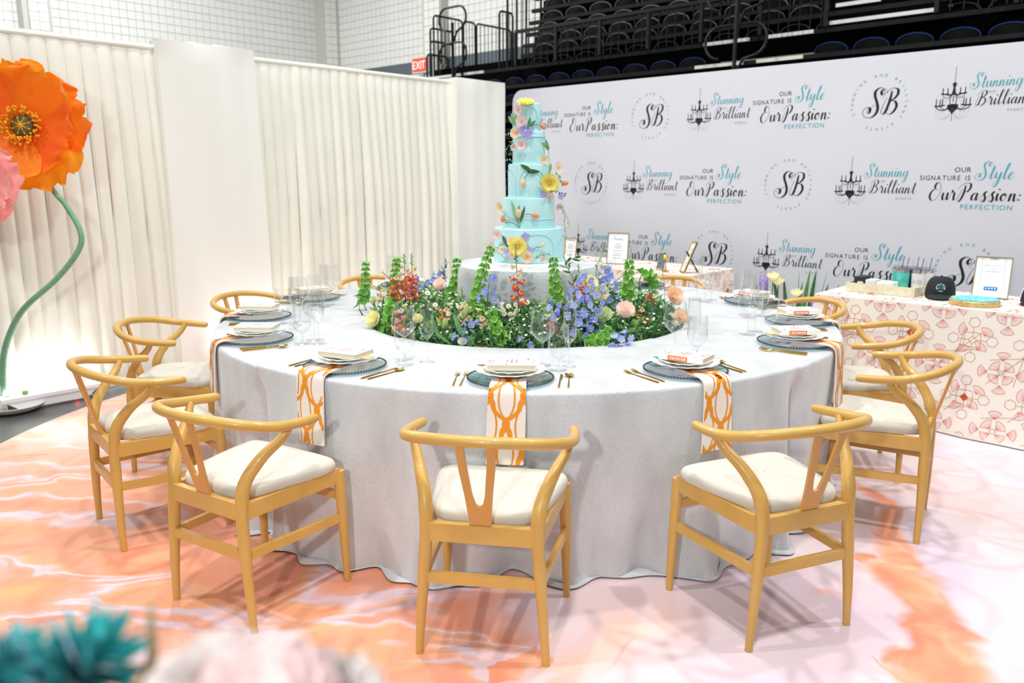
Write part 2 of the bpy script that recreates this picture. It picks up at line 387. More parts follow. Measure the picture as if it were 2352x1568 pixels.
def sans(mb, text, x, y, capH, track=.25, z=0.0, align_='l', width=None, M=None):
    # capital letters one by one with wide tracking
    sc = capH / 0.73; pen = 0; items = []
    for ch in text:
        if ch == ' ': pen += .35 + track; continue
        vs, fs, a, b = sans_mesh(ch); items.append((ch, pen - a)); pen += (b - a) + track
    W = (pen - track) * sc; kx = 1.0
    if width: kx = width / W; W = width
    x0 = x if align_ == 'l' else (x - W if align_ == 'r' else x - W / 2)
    for ch, px in items:
        vs, fs, a, b = sans_mesh(ch); base = len(mb.v)
        for v in vs:
            p = Vector((x0 + (v[0] + px) * sc * kx, y + v[1] * sc, z)); mb.vert(M @ p if M is not None else p)
        for f in fs: mb.face(*[base + i for i in f])
    return W

# ================================================================== exit sign on the back wall
EX = HF(-16.95 - .06, QW - .5, 0)
px_exit = 945
m = MB(); m.box((0, 0, 0), (0.62, 0.08, 0.42)); es = obj('exit_sign', m, mat('sign_housing', srgb(214, 214, 214), .5), None, HF(-17.32, QW - 0.40, 4.50), YAW, smooth=False)
tag(es, 'white and red lit EXIT sign high on the slate band', 'exit sign')
m = MB(); m.box((0, -.045, 0), (0.56, 0.012, 0.34)); obj('sign_face', m, mat('exit_red', srgb(228, 70, 50), .4, emit=.25), es, smooth=False)
m = MB(); sans(m, 'EXIT', 0, -.11, .22, .05, align_='c', width=.50); mm_ = MB().add(m, Matrix.Translation((0, -.054, 0)) @ Matrix.Rotation(pi / 2, 4, 'X'))
obj('lettering', mm_, mat('exit_white', srgb(255, 246, 238), .4, emit=.4), es, smooth=False)
# ================================================================== retracted bleachers behind the backdrop
M_BLK = mat('black_steel', srgb(22, 24, 25), .5, spec=.3); M_BLKP = mat('black_plastic', srgb(7, 8, 10), .7, spec=.1); M_FASC = mat('dark_fascia', srgb(30, 31, 33), .7, var=.2, scale=20, spec=.2)
M_RIMS = mat('seat_rim_grey', srgb(120, 122, 120), .4); M_RIMB = mat('seat_rim_blue', srgb(38, 56, 112), .4); M_STRIP = mat('step_strip', srgb(235, 238, 232), .6); M_TAN = mat('plywood_edge', srgb(150, 140, 116), .7)
bleach = thing('telescopic_bleacher', 'black retracted telescopic bleachers with folded seats, behind the printed backdrop', 'bleachers', (0, 0, 0), YAW)
rows = [(3.06 - .29 * k, 10.75 - .02 * k, -12.3, True) for k in range(1, 10)][::-1] + [(3.06, 10.75, -12.3, True), (3.37, 10.80, -12.3, True)] + [(3.37 + d, 10.84 + .07 * i, -9.75, False) for i, d in enumerate((.20, .37, .56, .76, .97, 1.18))]
seat_me = {}
def seat_mesh(rim):
    a = MB()
    W, H = .43, .12
    pts = [Vector((W / 2 * cos(t), -.04 * sin(t), H * sin(t) ** .8 if sin(t) > 0 else 0)) for t in [pi * k / 12 for k in range(13)]]
    c0 = a.vert((0, -.06, .0)); ids = [a.vert(p) for p in pts]
    for i, j in zip(ids[:-1], ids[1:]): a.face(c0, i, j)
    base = [a.vert((p.x, p.y + .05, p.z * .9)) for p in pts]
    for k in range(12): a.face(ids[k], base[k], base[k + 1], ids[k + 1])
    b = MB(); b.tube([p + Vector((0, -.004, .004)) for p in pts], [.005] + [.0085] * 11 + [.005], 5)
    b.m = [1] * len(b.f); a.add(b)
    return a.mesh('seat', [M_BLKP, rim])
me_grey, me_blue = seat_mesh(M_RIMS), seat_mesh(M_RIMB)
m_riser = mat('black_void', srgb(5, 5, 6), .9, spec=.05)
nseat = 0
for i, (z, q, s0, blue) in enumerate(rows):
    m = MB(); m.box(((s0 + 1.6) / 2, q, z), (1.6 - s0, .08, .055)); obj('row_beam', m, M_FASC, bleach, smooth=False)
    zt = rows[i + 1][0] if i + 1 < len(rows) else z + .25
    m = MB(); m.box(((s0 + 1.6) / 2, q + .30, (z + zt) / 2 - .02), (1.6 - s0, .04, zt - z + .05)); obj('riser', m, m_riser, bleach, smooth=False)
    if z == 3.37: continue
    for k in range(26):
        s = -11.9 + .505 * k + (0 if blue else .1)
        if s < s0 + .3: continue
        x, y, F = proj(HF(s, q, z + .12))
        if x < 1120 or x > 2380 or y < -25: continue
        if -6.3 < s < -4.6 and blue: continue
        if not blue and -4.5 < s < -3.2: continue
        yb = 210 - .0998 * (x - 1200)
        if x > 1215 and y > yb + 22: continue
        if y > 560: continue
        link('seat', me_blue if blue else me_grey, bleach, (s, q + .05, z + .03)); nseat += 1
# row of grey seats behind the guard rail at deck level
for k in range(24):
    s = -9.45 + .505 * k
    if s < .6: link('seat', me_grey, bleach, (s, 10.98, 3.40))
for (s0, s1, z, mm) in ((-6.15, -5.45, 3.372, 0), (-5.2, -4.55, 3.372, 0), (-6.25, -5.5, 3.062, 0), (-5.3, -4.65, 3.062, 0), (-4.35, -3.1, 3.45, 0), (-4.3, -3.75, 3.66, 0), (-3.6, -3.05, 3.66, 0), (-4.3, -3.05, 3.86, 0),
                        (-5.9, -4.4, 3.10, 1), (-4.2, -2.95, 3.50, 1), (-4.1, -3.0, 3.71, 1), (-12.2, -11.2, 3.372, 0), (-11.1, -10.6, 3.372, 0)):
    m = MB(); m.box(((s0 + s1) / 2, 10.70 + (.12 if mm else 0) + (z - 3.06) * .15 - .0, z), (s1 - s0, .03, .045 if not mm else .035)); obj('step_strip', m, M_TAN if mm else M_STRIP, bleach, smooth=False)
for (s0, s1) in ((-4.5, -3.0),):
    m = MB(); m.box(((s0 + s1) / 2, 10.86, 3.62), (s1 - s0, .1, .5)); obj('riser', m, m_riser, bleach, smooth=False)
def guard(name, label, s0, s1, q, z0, z1, posts, step, beam=True):
    t = thing(name, label, 'railing', (0, 0, 0), YAW)
    m = MB(); m.box(((s0 + s1) / 2, q, z1), (s1 - s0, .05, .05)); obj('top_rail', m, M_BLK, t, smooth=False)
    me = MB(); me.tube([(0, 0, z0), (0, 0, z1)], .009, 5); me = me.mesh('bar', M_BLK)
    pm = MB(); pm.box((0, 0, (z0 + z1) / 2), (.05, .04, z1 - z0)); pm = pm.mesh('post', M_BLK, smooth=False)
    n = int((s1 - s0) / step)
    for k in range(n + 1): link('bar', me, t, (s0 + k * step, q, 0))
    n = max(1, round((s1 - s0) / posts))
    for k in range(n + 1): link('post', pm, t, (s0 + (s1 - s0) * k / n, q, 0))
    return t
guard('guard_rail', 'long black guard rail with vertical bars in front of the grey-rimmed seats', -9.7, -4.35, 10.62, 3.39, 3.93, .86, .143)
guard('guard_rail', 'black guard rail beyond the white-edged aisle steps of the bleachers', -3.05, 1.0, 10.62, 3.39, 3.95, .86, .143)
def end_rail(label, s, q0, q1, z0, z1, n):
    t = thing('end_rail', label, 'railing', (0, 0, 0), YAW, 'railings at the end of the bleachers')
    r = .06; pts = [(s, q0, z0), (s, q0, z1 - r), (s, q0 + .02, z1 - .02), (s, q0 + r, z1), (s, q1 - r, z1), (s, q1 - .02, z1 - .02), (s, q1, z1 - r), (s, q1, z0)]
    m = MB(); m.tube(pts, .02, 6); obj('frame', m, M_BLK, t)
    me = MB(); me.tube([(s, 0, z0), (s, 0, z1)], .008, 5); me = me.mesh('bar', M_BLK)
    for k in range(1, n): link('bar', me, t, (0, q0 + (q1 - q0) * k / n, 0))
    return t
ER = 'black railing panel crowded against the end of the seat rows'
end_rail('tallest rounded black railing panel, behind the looped handrail', -12.15, 10.95, 11.72, 3.3, 4.56, 8); end_rail('narrowest rounded black railing panel, between two wider ones', -12.15, 11.75, 12.08, 3.3, 4.56, 4); end_rail('widest rounded black railing panel, next to the bleacher seats', -12.15, 12.12, 13.15, 3.3, 4.56, 9)
end_rail('upper of the stepped black railing panels next to the EXIT sign', -12.08, 10.80, 11.4, 3.0, 4.30, 6); end_rail('middle of the stepped black railing panels next to the EXIT sign', -12.06, 10.78, 11.36, 2.9, 4.06, 8); end_rail('lowest of the stepped black railing panels next to the EXIT sign', -12.1, 10.72, 11.26, 2.7, 3.82, 8)
for k, s in enumerate((-10.35, -10.2, -10.02)):
    end_rail(ER, s, 10.9 + .05 * k, 11.25 + .2 * k, 3.39, 4.75 - .35 * (k == 0), 4)
def loop_rail(label, s, q, z, w=.9, h=.42):
    t = thing('aisle_handrail', label, 'handrail', (0, 0, 0), YAW)
    m = MB(); m.tube([(s, q, z - .75), (s, q, z + .55)], .028, 8); obj('post', m, M_BLK, t)
    for dz in (0, .62):
        r = h / 2; P = []
        for a in range(0, 181, 20): P.append((s - w / 2 + r - r * sin(radians(a)), q, z + dz + r - r * cos(radians(a)) - r))
        for a in range(0, 161, 20): P.append((s + w / 2 - r + r * sin(radians(a)), q, z + dz + r * cos(radians(a))))
        P.append((s + .12, q, z + dz - h / 2 - .03)); P.append((s + .02, q, z + dz - h / 2 - .22))
        m = MB(); m.tube(P, .02, 6); obj('loop', m, M_BLK, t)
loop_rail('black looped aisle handrail in front of the white-edged bleacher steps', -5.45, 10.35, 3.30)
loop_rail('black looped aisle handrail above the drapes, beside the EXIT sign', -11.25, 10.6, 3.72, .72, .40)

# ================================================================== pipe and drape
M_DRAPE = mat('ivory_drape', srgb(236, 237, 226), .85, var=.05, scale=3, bump=.12, bscale=350, sheen=.25)
M_COLFAB = mat('white_stretch_fabric', srgb(238, 240, 234), .8, bump=.05, bscale=300, sheen=.2)
SD = -6.02
def drape(label, q0, q1, period, seed):
    n = max(2, round((q1 - q0) / period)); nu = n * 12
    ph = [random.Random(seed + i).uniform(.75, 1.25) for i in range(n + 2)]
    def fn(u, v):
        q = q0 + (q1 - q0) * u; z = 2.45 - 2.43 * v + .012 * sin(u * 9 + seed) * (1 - v)
        t = u * n + .18 * sin(u * 23 + seed) * v; k = int(t); fr = t - k
        amp = (.012 + .062 * min(1, v * 2.2) ** .8) * ph[min(k, n)] * (0 if v < .012 else 1)
        lobe = (abs(sin(pi * fr))) ** .45
        lean = .03 * (fr - .5) * v
        q += lean + .05 * (u - .5) * v
        return (SD - .03 + amp * lobe + .02 * sin(u * 17 + seed) * v, q, z)
    m = MB(); m.grid(fn, nu, 26)
    t = thing('pleated_drape', label, 'drape', (0, 0, 0), YAW)
    obj('fabric', m, M_DRAPE, t)
    m = MB(); m.tube([(SD - .035, q0, 2.435), (SD - .035, q1, 2.435)], .021, 10); obj('crossbar_pocket', m, M_DRAPE, t)
    m = MB(); m.tube([(SD - .09, q0 + .08, 0), (SD - .09, q0 + .08, 2.43)], .022, 8); m.box((SD - .09, q0 + .08, .004), (.4, .4, .008)); obj('upright', m, mat('aluminium', srgb(190, 192, 194), .35, .9), t)
drape('ivory pleated drape behind the giant orange poppy', 1.05, 2.73, .104, 3)
drape('ivory pleated drape between the two smooth fabric columns', 3.46, 5.69, .099, 11)
def fabric_column(label, q0, q1, s1, ztop, d=.2, flare=.0):
    prof = []
    r = .035; s0 = s1 - d
    def outline(k, N=44):
        t = k / N * 4; e = int(t); f = t - e
        c = [(s1, q0), (s1, q1), (s0, q1), (s0, q0)]
        a, b = c[e % 4], c[(e + 1) % 4]
        return a[0] + (b[0] - a[0]) * f, a[1] + (b[1] - a[1]) * f
    cs, cq = (s0 + s1) / 2, (q0 + q1) / 2
    def fn(u, v):
        x, y = outline(u * 44)
        if v < .12:
            w = v / .12; x = cs + (x - cs) * w; y = cq + (y - cq) * w; z = ztop - .012 * w + .01 * sin(y * 30) * (1 - w); 
            return (x, y, z)
        w = (v - .12) / .88; z = (ztop - .03) * (1 - w) + .01
        wob = .012 * sin(y * 9 + z * 2.3) + .008 * sin(y * 31 + z * .7)
        return (x + (wob + flare * w if x > cs else 0), y + (y - cq) * .06 * w, z)
    m = MB(); m.grid(fn, 44, 34, closeu=True)
    t = thing('fabric_column', label, 'fabric column', (0, 0, 0), YAW)
    obj('cover', m, M_COLFAB, t)
    m = MB(); m.box((s1 - d / 2, (q0 + q1) / 2, .01), (d * .9, (q1 - q0) * .9, .02)); obj('base_plate', m, mat('aluminium', srgb(190, 192, 194), .35, .9), t, smooth=False)
fabric_column('smooth white fabric-wrapped column in the middle of the pleated drapes', 2.71, 3.47, SD + .07, 2.50, .16)
fabric_column('smooth white fabric-wrapped column at the corner beside the printed backdrop', 5.66, 6.37, SD + .06, 2.49, .42)

# ================================================================== printed backdrop
M_BAN = mat('stretch_print_fabric', srgb(220, 223, 232), .75, var=.025, scale=2, bump=.03, bscale=500)
M_INK = mat('ink_black', srgb(26, 34, 38), .7); M_TEAL = mat('ink_teal', srgb(64, 172, 190), .7); M_GREY = mat('ink_grey', srgb(150, 150, 158), .7); M_FADE = mat('ink_pale', srgb(196, 197, 206), .7)
QB, SB0, SB1, ZB = 6.78, -6.21, 0.25, 2.445
out = []
for a in range(180, 89, -9): out.append((SB0 + .13 + .13 * cos(radians(a)), ZB - .13 + .13 * sin(radians(a))))
out += [(SB1, ZB), (SB1, 0.02), (SB0, .02)]
mm_ = MB(); mm_.poly_prism(out, -.03, .03)
m = MB().add(mm_, Matrix.Translation((0, QB, 0)) @ Matrix.Rotation(pi / 2, 4, 'X'))
banner = tag(obj('printed_backdrop', m, M_BAN, None, (0, 0, 0), YAW, angle=.5), 'tall white step-and-repeat backdrop printed with black and teal logos', 'backdrop')
PAL = [M_INK, M_TEAL, M_GREY, M_FADE]
def setm(mb, a, k):
    for i in range(a, len(mb.m)): mb.m[i] = k
def line(mb, pts, w, sub=5, k=0, z=0.0):
    a = len(mb.m); ribbon(mb, crom([Vector((p[0], p[1], 0)) for p in pts], sub), (lambda d, t: w) if not callable(w) else (lambda d, t: w(t)), z); setm(mb, a, k)
# monogram in a ring of letters
lg = MB()
script_word(lg, 'S', -.095, -.098, .083, .26, .04, .12); script_word(lg, 'B', .02, -.09, .083, .24, .04, .12)
ring = [('S', 204), ('T', 192.9), ('U', 181.7), ('N', 170.6), ('N', 159.4), ('I', 148.3), ('N', 137.1), ('G', 126), ('A', 101.5), ('N', 90), ('D', 78.5)] + [(c, 56 - 11.2 * i) for i, c in enumerate('BRILLIANT')] + [(c, -56 - 11.2 * i) for i, c in enumerate('EVENTS')]
a0 = len(lg.m)
for ch, an in ring:
    M = Matrix.Rotation(radians(an - 90), 4, 'Z') @ Matrix.Translation((0, .195, 0)); sans(lg, ch, 0, 0, .022, 0, M=M, align_='c')
for an in (-128, 218):
    line(lg, [(.2 * cos(radians(an)) - .002, .2 * sin(radians(an))), (.2 * cos(radians(an)) + .002, .2 * sin(radians(an)))], .005)
setm(lg, a0, 1)
me_mono = lg.mesh('printed_logo', PAL, smooth=False)
# chandelier with the company name
lg = MB()
for k in range(9): line(lg, [(0, .225 - .0125 * k), (.0035 * (-1) ** k, .219 - .0125 * k), (0, .2125 - .0125 * k)], .0022, 3, 0)
a0 = len(lg.m)
star = [lg.vert((r * cos(a), .098 + r * sin(a), 0)) for k in range(10) for r, a in [((.02 if k % 2 == 0 else .011), pi / 2 + k * pi / 5)]]; lg.face(*star)
line(lg, [(0, .09), (0, .03)], lambda t: .012 + .02 * t * t); line(lg, [(-.012, .03), (-.022, -.01), (-.018, -.05)], .005); line(lg, [(.012, .03), (.022, -.01), (.018, -.05)], .005)
line(lg, [(0, .02), (0, -.03)], .005)
body = [(-.04, -.05), (-.028, -.082), (-.012, -.098), (0, -.118), (.012, -.098), (.028, -.082), (.04, -.05), (.02, -.043), (-.02, -.043)]
lg.face(*[lg.vert((x, y, 0)) for x, y in body]); line(lg, [(0, -.118), (0, -.165)], .003)
for sg in (-1, 1):
    line(lg, [(0, .028), (sg * .03, .022), (sg * .055, .03), (sg * .085, .033)], .0075)
    line(lg, [(sg * .018, .03), (sg * .03, .005), (sg * .06, .006), (sg * .075, .03)], .0035)
    line(lg, [(0, -.05), (sg * .03, -.075), (sg * .07, -.085), (sg * .108, -.07), (sg * .112, -.052)], .0055)
    line(lg, [(sg * .03, -.06), (sg * .05, -.08), (sg * .075, -.07), (sg * .085, -.05)], .004)
    line(lg, [(sg * .055, -.048), (sg * .09, -.054), (sg * .126, -.052)], .009)
    line(lg, [(sg * .03, .033), (sg * .062, .031), (sg * .088, .034)], .006)
    for x, y, h in ((.075, .034, .045), (.042, .034, .042), (.114, -.05, .052), (.088, -.05, .048), (.072, -.05, .056)):
        line(lg, [(sg * x, y), (sg * x, y + h * .5), (sg * x, y + h)], lambda t: .0065 if t < .72 else .004)
    for x1, dep in ((.118, .10), (.09, .085), (.06, .06)):
        line(lg, [(sg * .012, -.112), (sg * x1 * .45, -.118 - dep * .3), (sg * x1 * .85, -.112 - dep * .2), (sg * x1, -.055)], .0018, 6, 3)
    line(lg, [(0, .02), (sg * .05, -.02), (sg * .1, -.05)], .0016, 5, 3)
a0 = len(lg.m); script_word(lg, 'Stunning', .112, .064, .042, .2, .045, .15, 1.12, .012); setm(lg, a0, 1)
script_word(lg, 'Brilliant', .150, -.062, .045, .2, .045, .15, 1.14)
a0 = len(lg.m); sans(lg, 'AND', .215, .022, .017, .25); sans(lg, 'EVENTS', .475, -.112, .019, .28, align_='r'); setm(lg, a0, 2)
me_chan = lg.mesh('printed_logo', PAL, smooth=False)
# slogan
lg = MB()
sans(lg, 'OUR', .347, .100, .037, .16, align_='r'); sans(lg, 'SIGNATURE IS', .347, .040, .037, .2, align_='r', width=.347)
a0 = len(lg.m); script_word(lg, 'Style', .390, .05, .050, .22, .045, .18, 1.14); setm(lg, a0, 1)
script_word(lg, 'Our', .078, -.108, .056, .25, .04, .12, 1.05); script_word(lg, 'Passion:', .275, -.108, .056, .25, .04, .12, 1.2)
a0 = len(lg.m); sans(lg, 'PERFECTION', .30, -.172, .037, .2, width=.34); setm(lg, a0, 1)
me_slog = lg.mesh('printed_logo', PAL, smooth=False)
for z, s0 in ((2.09, -4.41), (1.452, -5.108), (.813, -3.672)):
    for k in (-1, 0, 1, 2):
        c = s0 + 2.118 * k
        for me, dx, lo, hi in ((me_mono, 0, -.2, .2), (me_chan, .532, -.13, .5), (me_slog, 1.056, 0, .7)):
            if c + dx + lo > SB0 + .05 and c + dx + hi < SB1 - .02: link('printed_logo', me, banner, (c + dx, QB - .0315, z), (pi / 2, 0, 0))
# ================================================================== round table made of four curved tables, each under its own cloth
TR, TH, HOLE = 1.63, 0.76, 0.87
M_VELVET = mat('silver_crushed_velvet', srgb(216, 221, 225), .5, var=.22, scale=6, bump=.35, bscale=140, sheen=.6, stretch=(1, 1, .45))
def cloth(label, a0, a1, seed, pool, lift=0.0):
    rnd = random.Random(seed)
    fold = [(rnd.uniform(.4, 1.0), rnd.uniform(0, 6.28)) for _ in range(4)]
    NA = 150
    # profile: list of (kind, t)
    prof = [('in', .30), ('in', .2), ('in', .1), ('in', .02)] + [('top', t) for t in (0, .02, .1, .3, .5, .7, .88, .95, .985)] + [('edge', t) for t in (0, .35, .7, 1)] + [('drop', t) for t in [k / 22 for k in range(1, 23)]] + [('pool', t) for t in (.33, .66, 1)]
    def pt(i, k):
        u = i / NA; ang = a0 + (a1 - a0) * u; kind, t = prof[k]; a = radians(ang)
        e = min(u, 1 - u) * abs(radians(a1 - a0)) * TR        # metres from the seam
        seam = math.exp(-(e / .045) ** 2)
        if kind == 'in': r, z = HOLE - .004, TH - .012 - t
        elif kind == 'top':
            r = HOLE + (TR - HOLE) * t; z = TH + lift + (.0006 * sin(ang * 1.7 + t * 9) if 0.05 < t < .9 else 0)
            if t == 0: z -= .004
        elif kind == 'edge':
            r = TR + .012 * sin(t * pi / 2); z = TH + lift - .014 * (1 - cos(t * pi / 2))
        else:
            tt = t if kind == 'drop' else 1.0
            z = (TH - .014) * (1 - tt) + .006 * tt
            g = tt ** 1.25
            f = sum(w * sin(a * fr + p0) for (w, p0), fr in zip(fold, (13, 23, 37, 9))) * .5
            big = fold[0][0] * sin(a * 19 + fold[1][1]) ** 3
            amp = .018 + .068 * g
            hemr = pool(ang)
            r = TR + .012 + (hemr - TR - .012) * g ** 1.3 + amp * (f * .5 + big * .75) * (.05 + .95 * g)
            # a pinched fold hangs where the cloth ends at the seam
            r -= .075 * seam * min(1, tt * 7) * (.5 + .5 * tt)
            r += .035 * math.exp(-((e - .11) / .05) ** 2) * tt
            if kind == 'pool':
                bulge = max(0, .5 + .5 * sin(a * 31 + fold[2][1]) + .3 * sin(a * 53))
                r += t * .034 * bulge; z = .008 + .014 * sin(t * pi) * bulge + .002 * (1 - t)
            if kind == 'drop' and tt > .86: z += .012 * max(0, sin(a * 41 + fold[3][1])) * (tt - .86) / .14
        return (r * sin(a), -r * cos(a), z)
    m = MB(); K = len(prof)
    ids = [[m.vert(pt(i, k)) for k in range(K)] for i in range(NA + 1)]
    for i in range(NA):
        for k in range(K - 1): m.face(ids[i][k], ids[i + 1][k], ids[i + 1][k + 1], ids[i][k + 1])
    # cloth thickness at the seam: small side flap
    o = obj('tablecloth', m, M_VELVET, None, TC, angle=1.2)
    return tag(o, label, 'tablecloth', 'silver velvet cloths of the round table')
def pool_front(a):
    base = 1.575 + .09 * min(1, (abs(a - 1) / 22) ** 2); return base
cloth('silver velvet cloth on the curved table section in front of the cake', -43.4, 42.0, 5, pool_front, .0035)
cloth('silver velvet cloth on the curved table section facing the printed backdrop table', 41.7, 131.4, 8, lambda a: 1.60)
cloth('silver velvet cloth on the curved table section facing the pleated drapes', -132.2, -43.1, 14, lambda a: 1.66)
cloth('silver velvet cloth on the curved table section hidden behind the cake', 131.2, 228.0, 21, lambda a: 1.66, .0012)
def table_core(label, a0, a1):
    t = thing('curved_table', label, 'table', TC, 0, 'curved folding tables under the velvet')
    m = MB(); N = 24; b = []
    for i in range(N + 1):
        a = radians(a0 + (a1 - a0) * i / N)
        b.append([m.vert((r * sin(a), -r * cos(a), z)) for r, z in ((HOLE + .02, TH - .006), (TR - .02, TH - .006), (TR - .02, TH - .026), (HOLE + .02, TH - .026))])
    for x, y in zip(b[:-1], b[1:]):
        for k in range(4): m.face(x[k], y[k], y[(k + 1) % 4], x[(k + 1) % 4])
    m.face(*b[0]); m.face(*reversed(b[-1])); obj('tabletop', m, mat('plywood', srgb(188, 160, 120), .6), t, smooth=False)
    for f in (.1, .9):
        for r in (HOLE + .1, TR - .22):
            a = radians(a0 + (a1 - a0) * f); m = MB(); m.tube([(r * sin(a), -r * cos(a), 0), (r * sin(a), -r * cos(a), TH - .026)], .016, 8); obj('leg', m, M_BLK, t)
for a0, a1 in ((-43, 41), (43, 131), (-132, -45), (133, 226)): table_core('curved plywood folding table hidden under silver velvet', a0, a1)

# ================================================================== chairs
M_OAK = mat('honey_oak', srgb(213, 170, 88), .36, var=.09, scale=5, stretch=(3, 3, 1.2), bump=.04, bscale=40, coat=.25)
M_SPLAT = mat('oak_veneer', srgb(212, 158, 84), .42, var=.06, scale=5, stretch=(5, 5, .8), coat=.15)
M_SEAT = mat('cream_linen', srgb(214, 210, 198), .9, var=.06, scale=5, bump=.25, bscale=420, sheen=.2)
M_CAP = mat('grey_felt', srgb(110, 104, 92), .9)
def chair_proto():
    t = thing('wishbone_chair', '', 'chair')
    # local frame: x right, y forward, origin midway between the rear feet
    rail = crom([(-.258, .285, .694), (-.270, .20, .700), (-.268, .10, .712), (-.225, .01, .733), (-.12, -.055, .75), (0, -.075, .755), (.12, -.055, .75), (.225, .01, .733), (.268, .10, .712), (.270, .20, .700), (.258, .285, .694)], 5)
    n = len(rail); m = MB(); m.tube(rail, [.0125 if i in (0, n - 1) else .0165 + .002 * sin(pi * i / (n - 1)) for i in range(n)], 14); obj('top_rail', m, M_OAK, t)
    for s in (-1, 1):
        P = crom([(s * .208, 0, .0), (s * .198, .0, .15), (s * .186, .004, .30), (s * .178, .008, .42), (s * .183, .024, .52), (s * .212, .075, .60), (s * .244, .135, .655), (s * .262, .165, .70)], 5)
        R = [.0125 + .0085 * min(1, q.z / .32) if q.z < .44 else (.021 + .003 * max(0, 1 - abs(q.z - .5) / .06) if q.z < .57 else .0215 - .008 * (q.z - .57) / .13) for q in P]
        m = MB(); m.tube(P, R, 12); m.tube([(s * .208, 0, 0), (s * .2078, 0, .004)], .0135, 10); obj('rear_leg', m, M_OAK, t)
        P = [(s * .228, .435, 0), (s * .226, .433, .1), (s * .222, .43, .25), (s * .218, .426, .40), (s * .217, .425, .445)]
        m = MB(); m.tube(P, [.0125, .0155, .0195, .0205, .0195], 12); obj('front_leg', m, M_OAK, t)
        m = MB(); m.beam((s * .182, .012, .425), (s * .215, .42, .428), .024, .056); obj('side_apron', m, M_OAK, t, smooth=False)
        m = MB(); m.beam((s * .188, .004, .27), (s * .2215, .43, .262), .018, .032); obj('side_stretcher', m, M_OAK, t, smooth=False)
    m = MB(); m.beam((-.178, .006, .428), (.178, .006, .428), .026, .06); obj('back_apron', m, M_OAK, t, smooth=False)
    m = MB(); m.beam((-.214, .425, .424), (.214, .425, .424), .022, .046); obj('front_apron', m, M_OAK, t, smooth=False)
    m = MB(); m.beam((-.19, .002, .272), (.19, .002, .272), .02, .034); obj('back_stretcher', m, M_OAK, t, smooth=False)
    m = MB(); m.beam((-.218, .428, .345), (.218, .428, .345), .018, .03); obj('front_stretcher', m, M_OAK, t, smooth=False)
    # Y shaped splat
    prof = [(-.034, .0), (-.036, .04), (-.044, .12), (-.056, .21), (-.064, .3), (-.0375, .3), (-.030, .21), (-.020, .12), (-.011, .085), (0, .078), (.011, .085), (.020, .12), (.030, .21), (.0375, .3), (.064, .3), (.056, .21), (.044, .12), (.036, .04), (.034, 0)]
    a, b = Vector((0, .004, .448)), Vector((0, -.072, .752)); d = (b - a); L = d.length; d.normalize(); nn = Vector((0, -d.z, d.y)).normalized()
    m = MB(); F = []; Bk = []
    for x, h in prof:
        p = a + d * (h / .3 * L) + Vector((x, 0, 0)); F.append(m.vert(p + nn * .005)); Bk.append(m.vert(p - nn * .005))
    # triangulated by strips between mirrored points
    k = len(prof)
    for A, rev in ((F, False), (Bk, True)):
        for i in range(4):
            q = (A[i], A[i + 1], A[8 - i], A[9 - i]) if i < 4 else None
            m.face(*(reversed(q) if rev else q)); q = (A[k - 1 - i], A[k - 2 - i], A[k - 9 + i], A[k - 10 + i]); m.face(*(q if rev else reversed(q)))
    m.face(F[0], F[9], F[k - 1]); m.face(Bk[k - 1], Bk[9], Bk[0])
    for i in range(k): j = (i + 1) % k; m.face(F[i], F[j], Bk[j], Bk[i])
    obj('splat', m, M_SPLAT, t, smooth=False)
    # cushion: trapezoid with rounded corners and a domed top
    def out(th):
        c, s_ = cos(th), sin(th); e = .30
        x = (abs(c) ** e) * (1 if c > 0 else -1); y = (abs(s_) ** e) * (1 if s_ > 0 else -1)
        return x * (.208 + .038 * y - .006 * y * y), .225 + y * .202
    rings = [(1.0, .456), (1.012, .466), (1.015, .478), (.99, .490), (.93, .497), (.8, .502), (.55, .506), (.25, .508), (0.001, .5085)]
    m = MB()
    ids = []
    for sc, z in rings:
        ids.append([m.vert((out(2 * pi * k / 56)[0] * sc, .225 + (out(2 * pi * k / 56)[1] - .225) * sc, z + .004 * (1 - sc) * sin(6 * pi * k / 56))) for k in range(56)])
    for A, Bq in zip(ids[:-1], ids[1:]):
        for k in range(56): m.face(A[k], A[(k + 1) % 56], Bq[(k + 1) % 56], Bq[k])
    m.face(*reversed(ids[0])); obj('seat_cushion', m, M_SEAT, t, angle=1.3)
    return t
ch0 = chair_proto()
CH = [((-0.097, 2.303), -9.8, 'wishbone chair in front of the cake with its back square to the open floor'),
      ((-1.055, 2.564), -31.7, 'wishbone chair standing over the orange swirls, next to the teal blooms'),
      ((-1.741, 3.218), -50.3, 'wishbone chair whose back is turned to the low white uplight bar'),
      ((-2.00, 4.17), -86, 'wishbone chair directly before the smooth column between the pleated drapes'),
      ((-1.80, 5.18), -116, 'wishbone chair tucked in beside the pleated drapes, only its rail above the table'),
      ((0.967, 2.426), 22.3, 'scuffed wishbone chair on the pale pink floor, one place from the patterned table'),
      ((1.818, 3.306), 59.3, 'wishbone chair with its back close to the fan-patterned tablecloth corner'),
      ((2.02, 4.05), 77, 'wishbone chair framed against the fan-patterned tablecloth side'),
      ((1.93, 4.90), 104, 'wishbone chair in front of the iris leaves by the backdrop'),
      ((-1.10, 6.06), -145, 'wishbone chair behind the flowers on the drape side of the cake'),
      ((1.25, 6.06), 145, 'wishbone chair behind the flowers on the backdrop side of the cake'),
      ((0.075, 6.43), 180, 'wishbone chair straight behind the cake table')]
chairs = []
for i, ((x, y), yaw, lab) in enumerate(CH):
    o = ch0 if i == 0 else dup(ch0)
    o.location = (x, y, .001); o.rotation_euler = (0, 0, radians(yaw)); o['label'] = lab; o['group'] = 'wishbone chairs around the round table'; chairs.append(o)

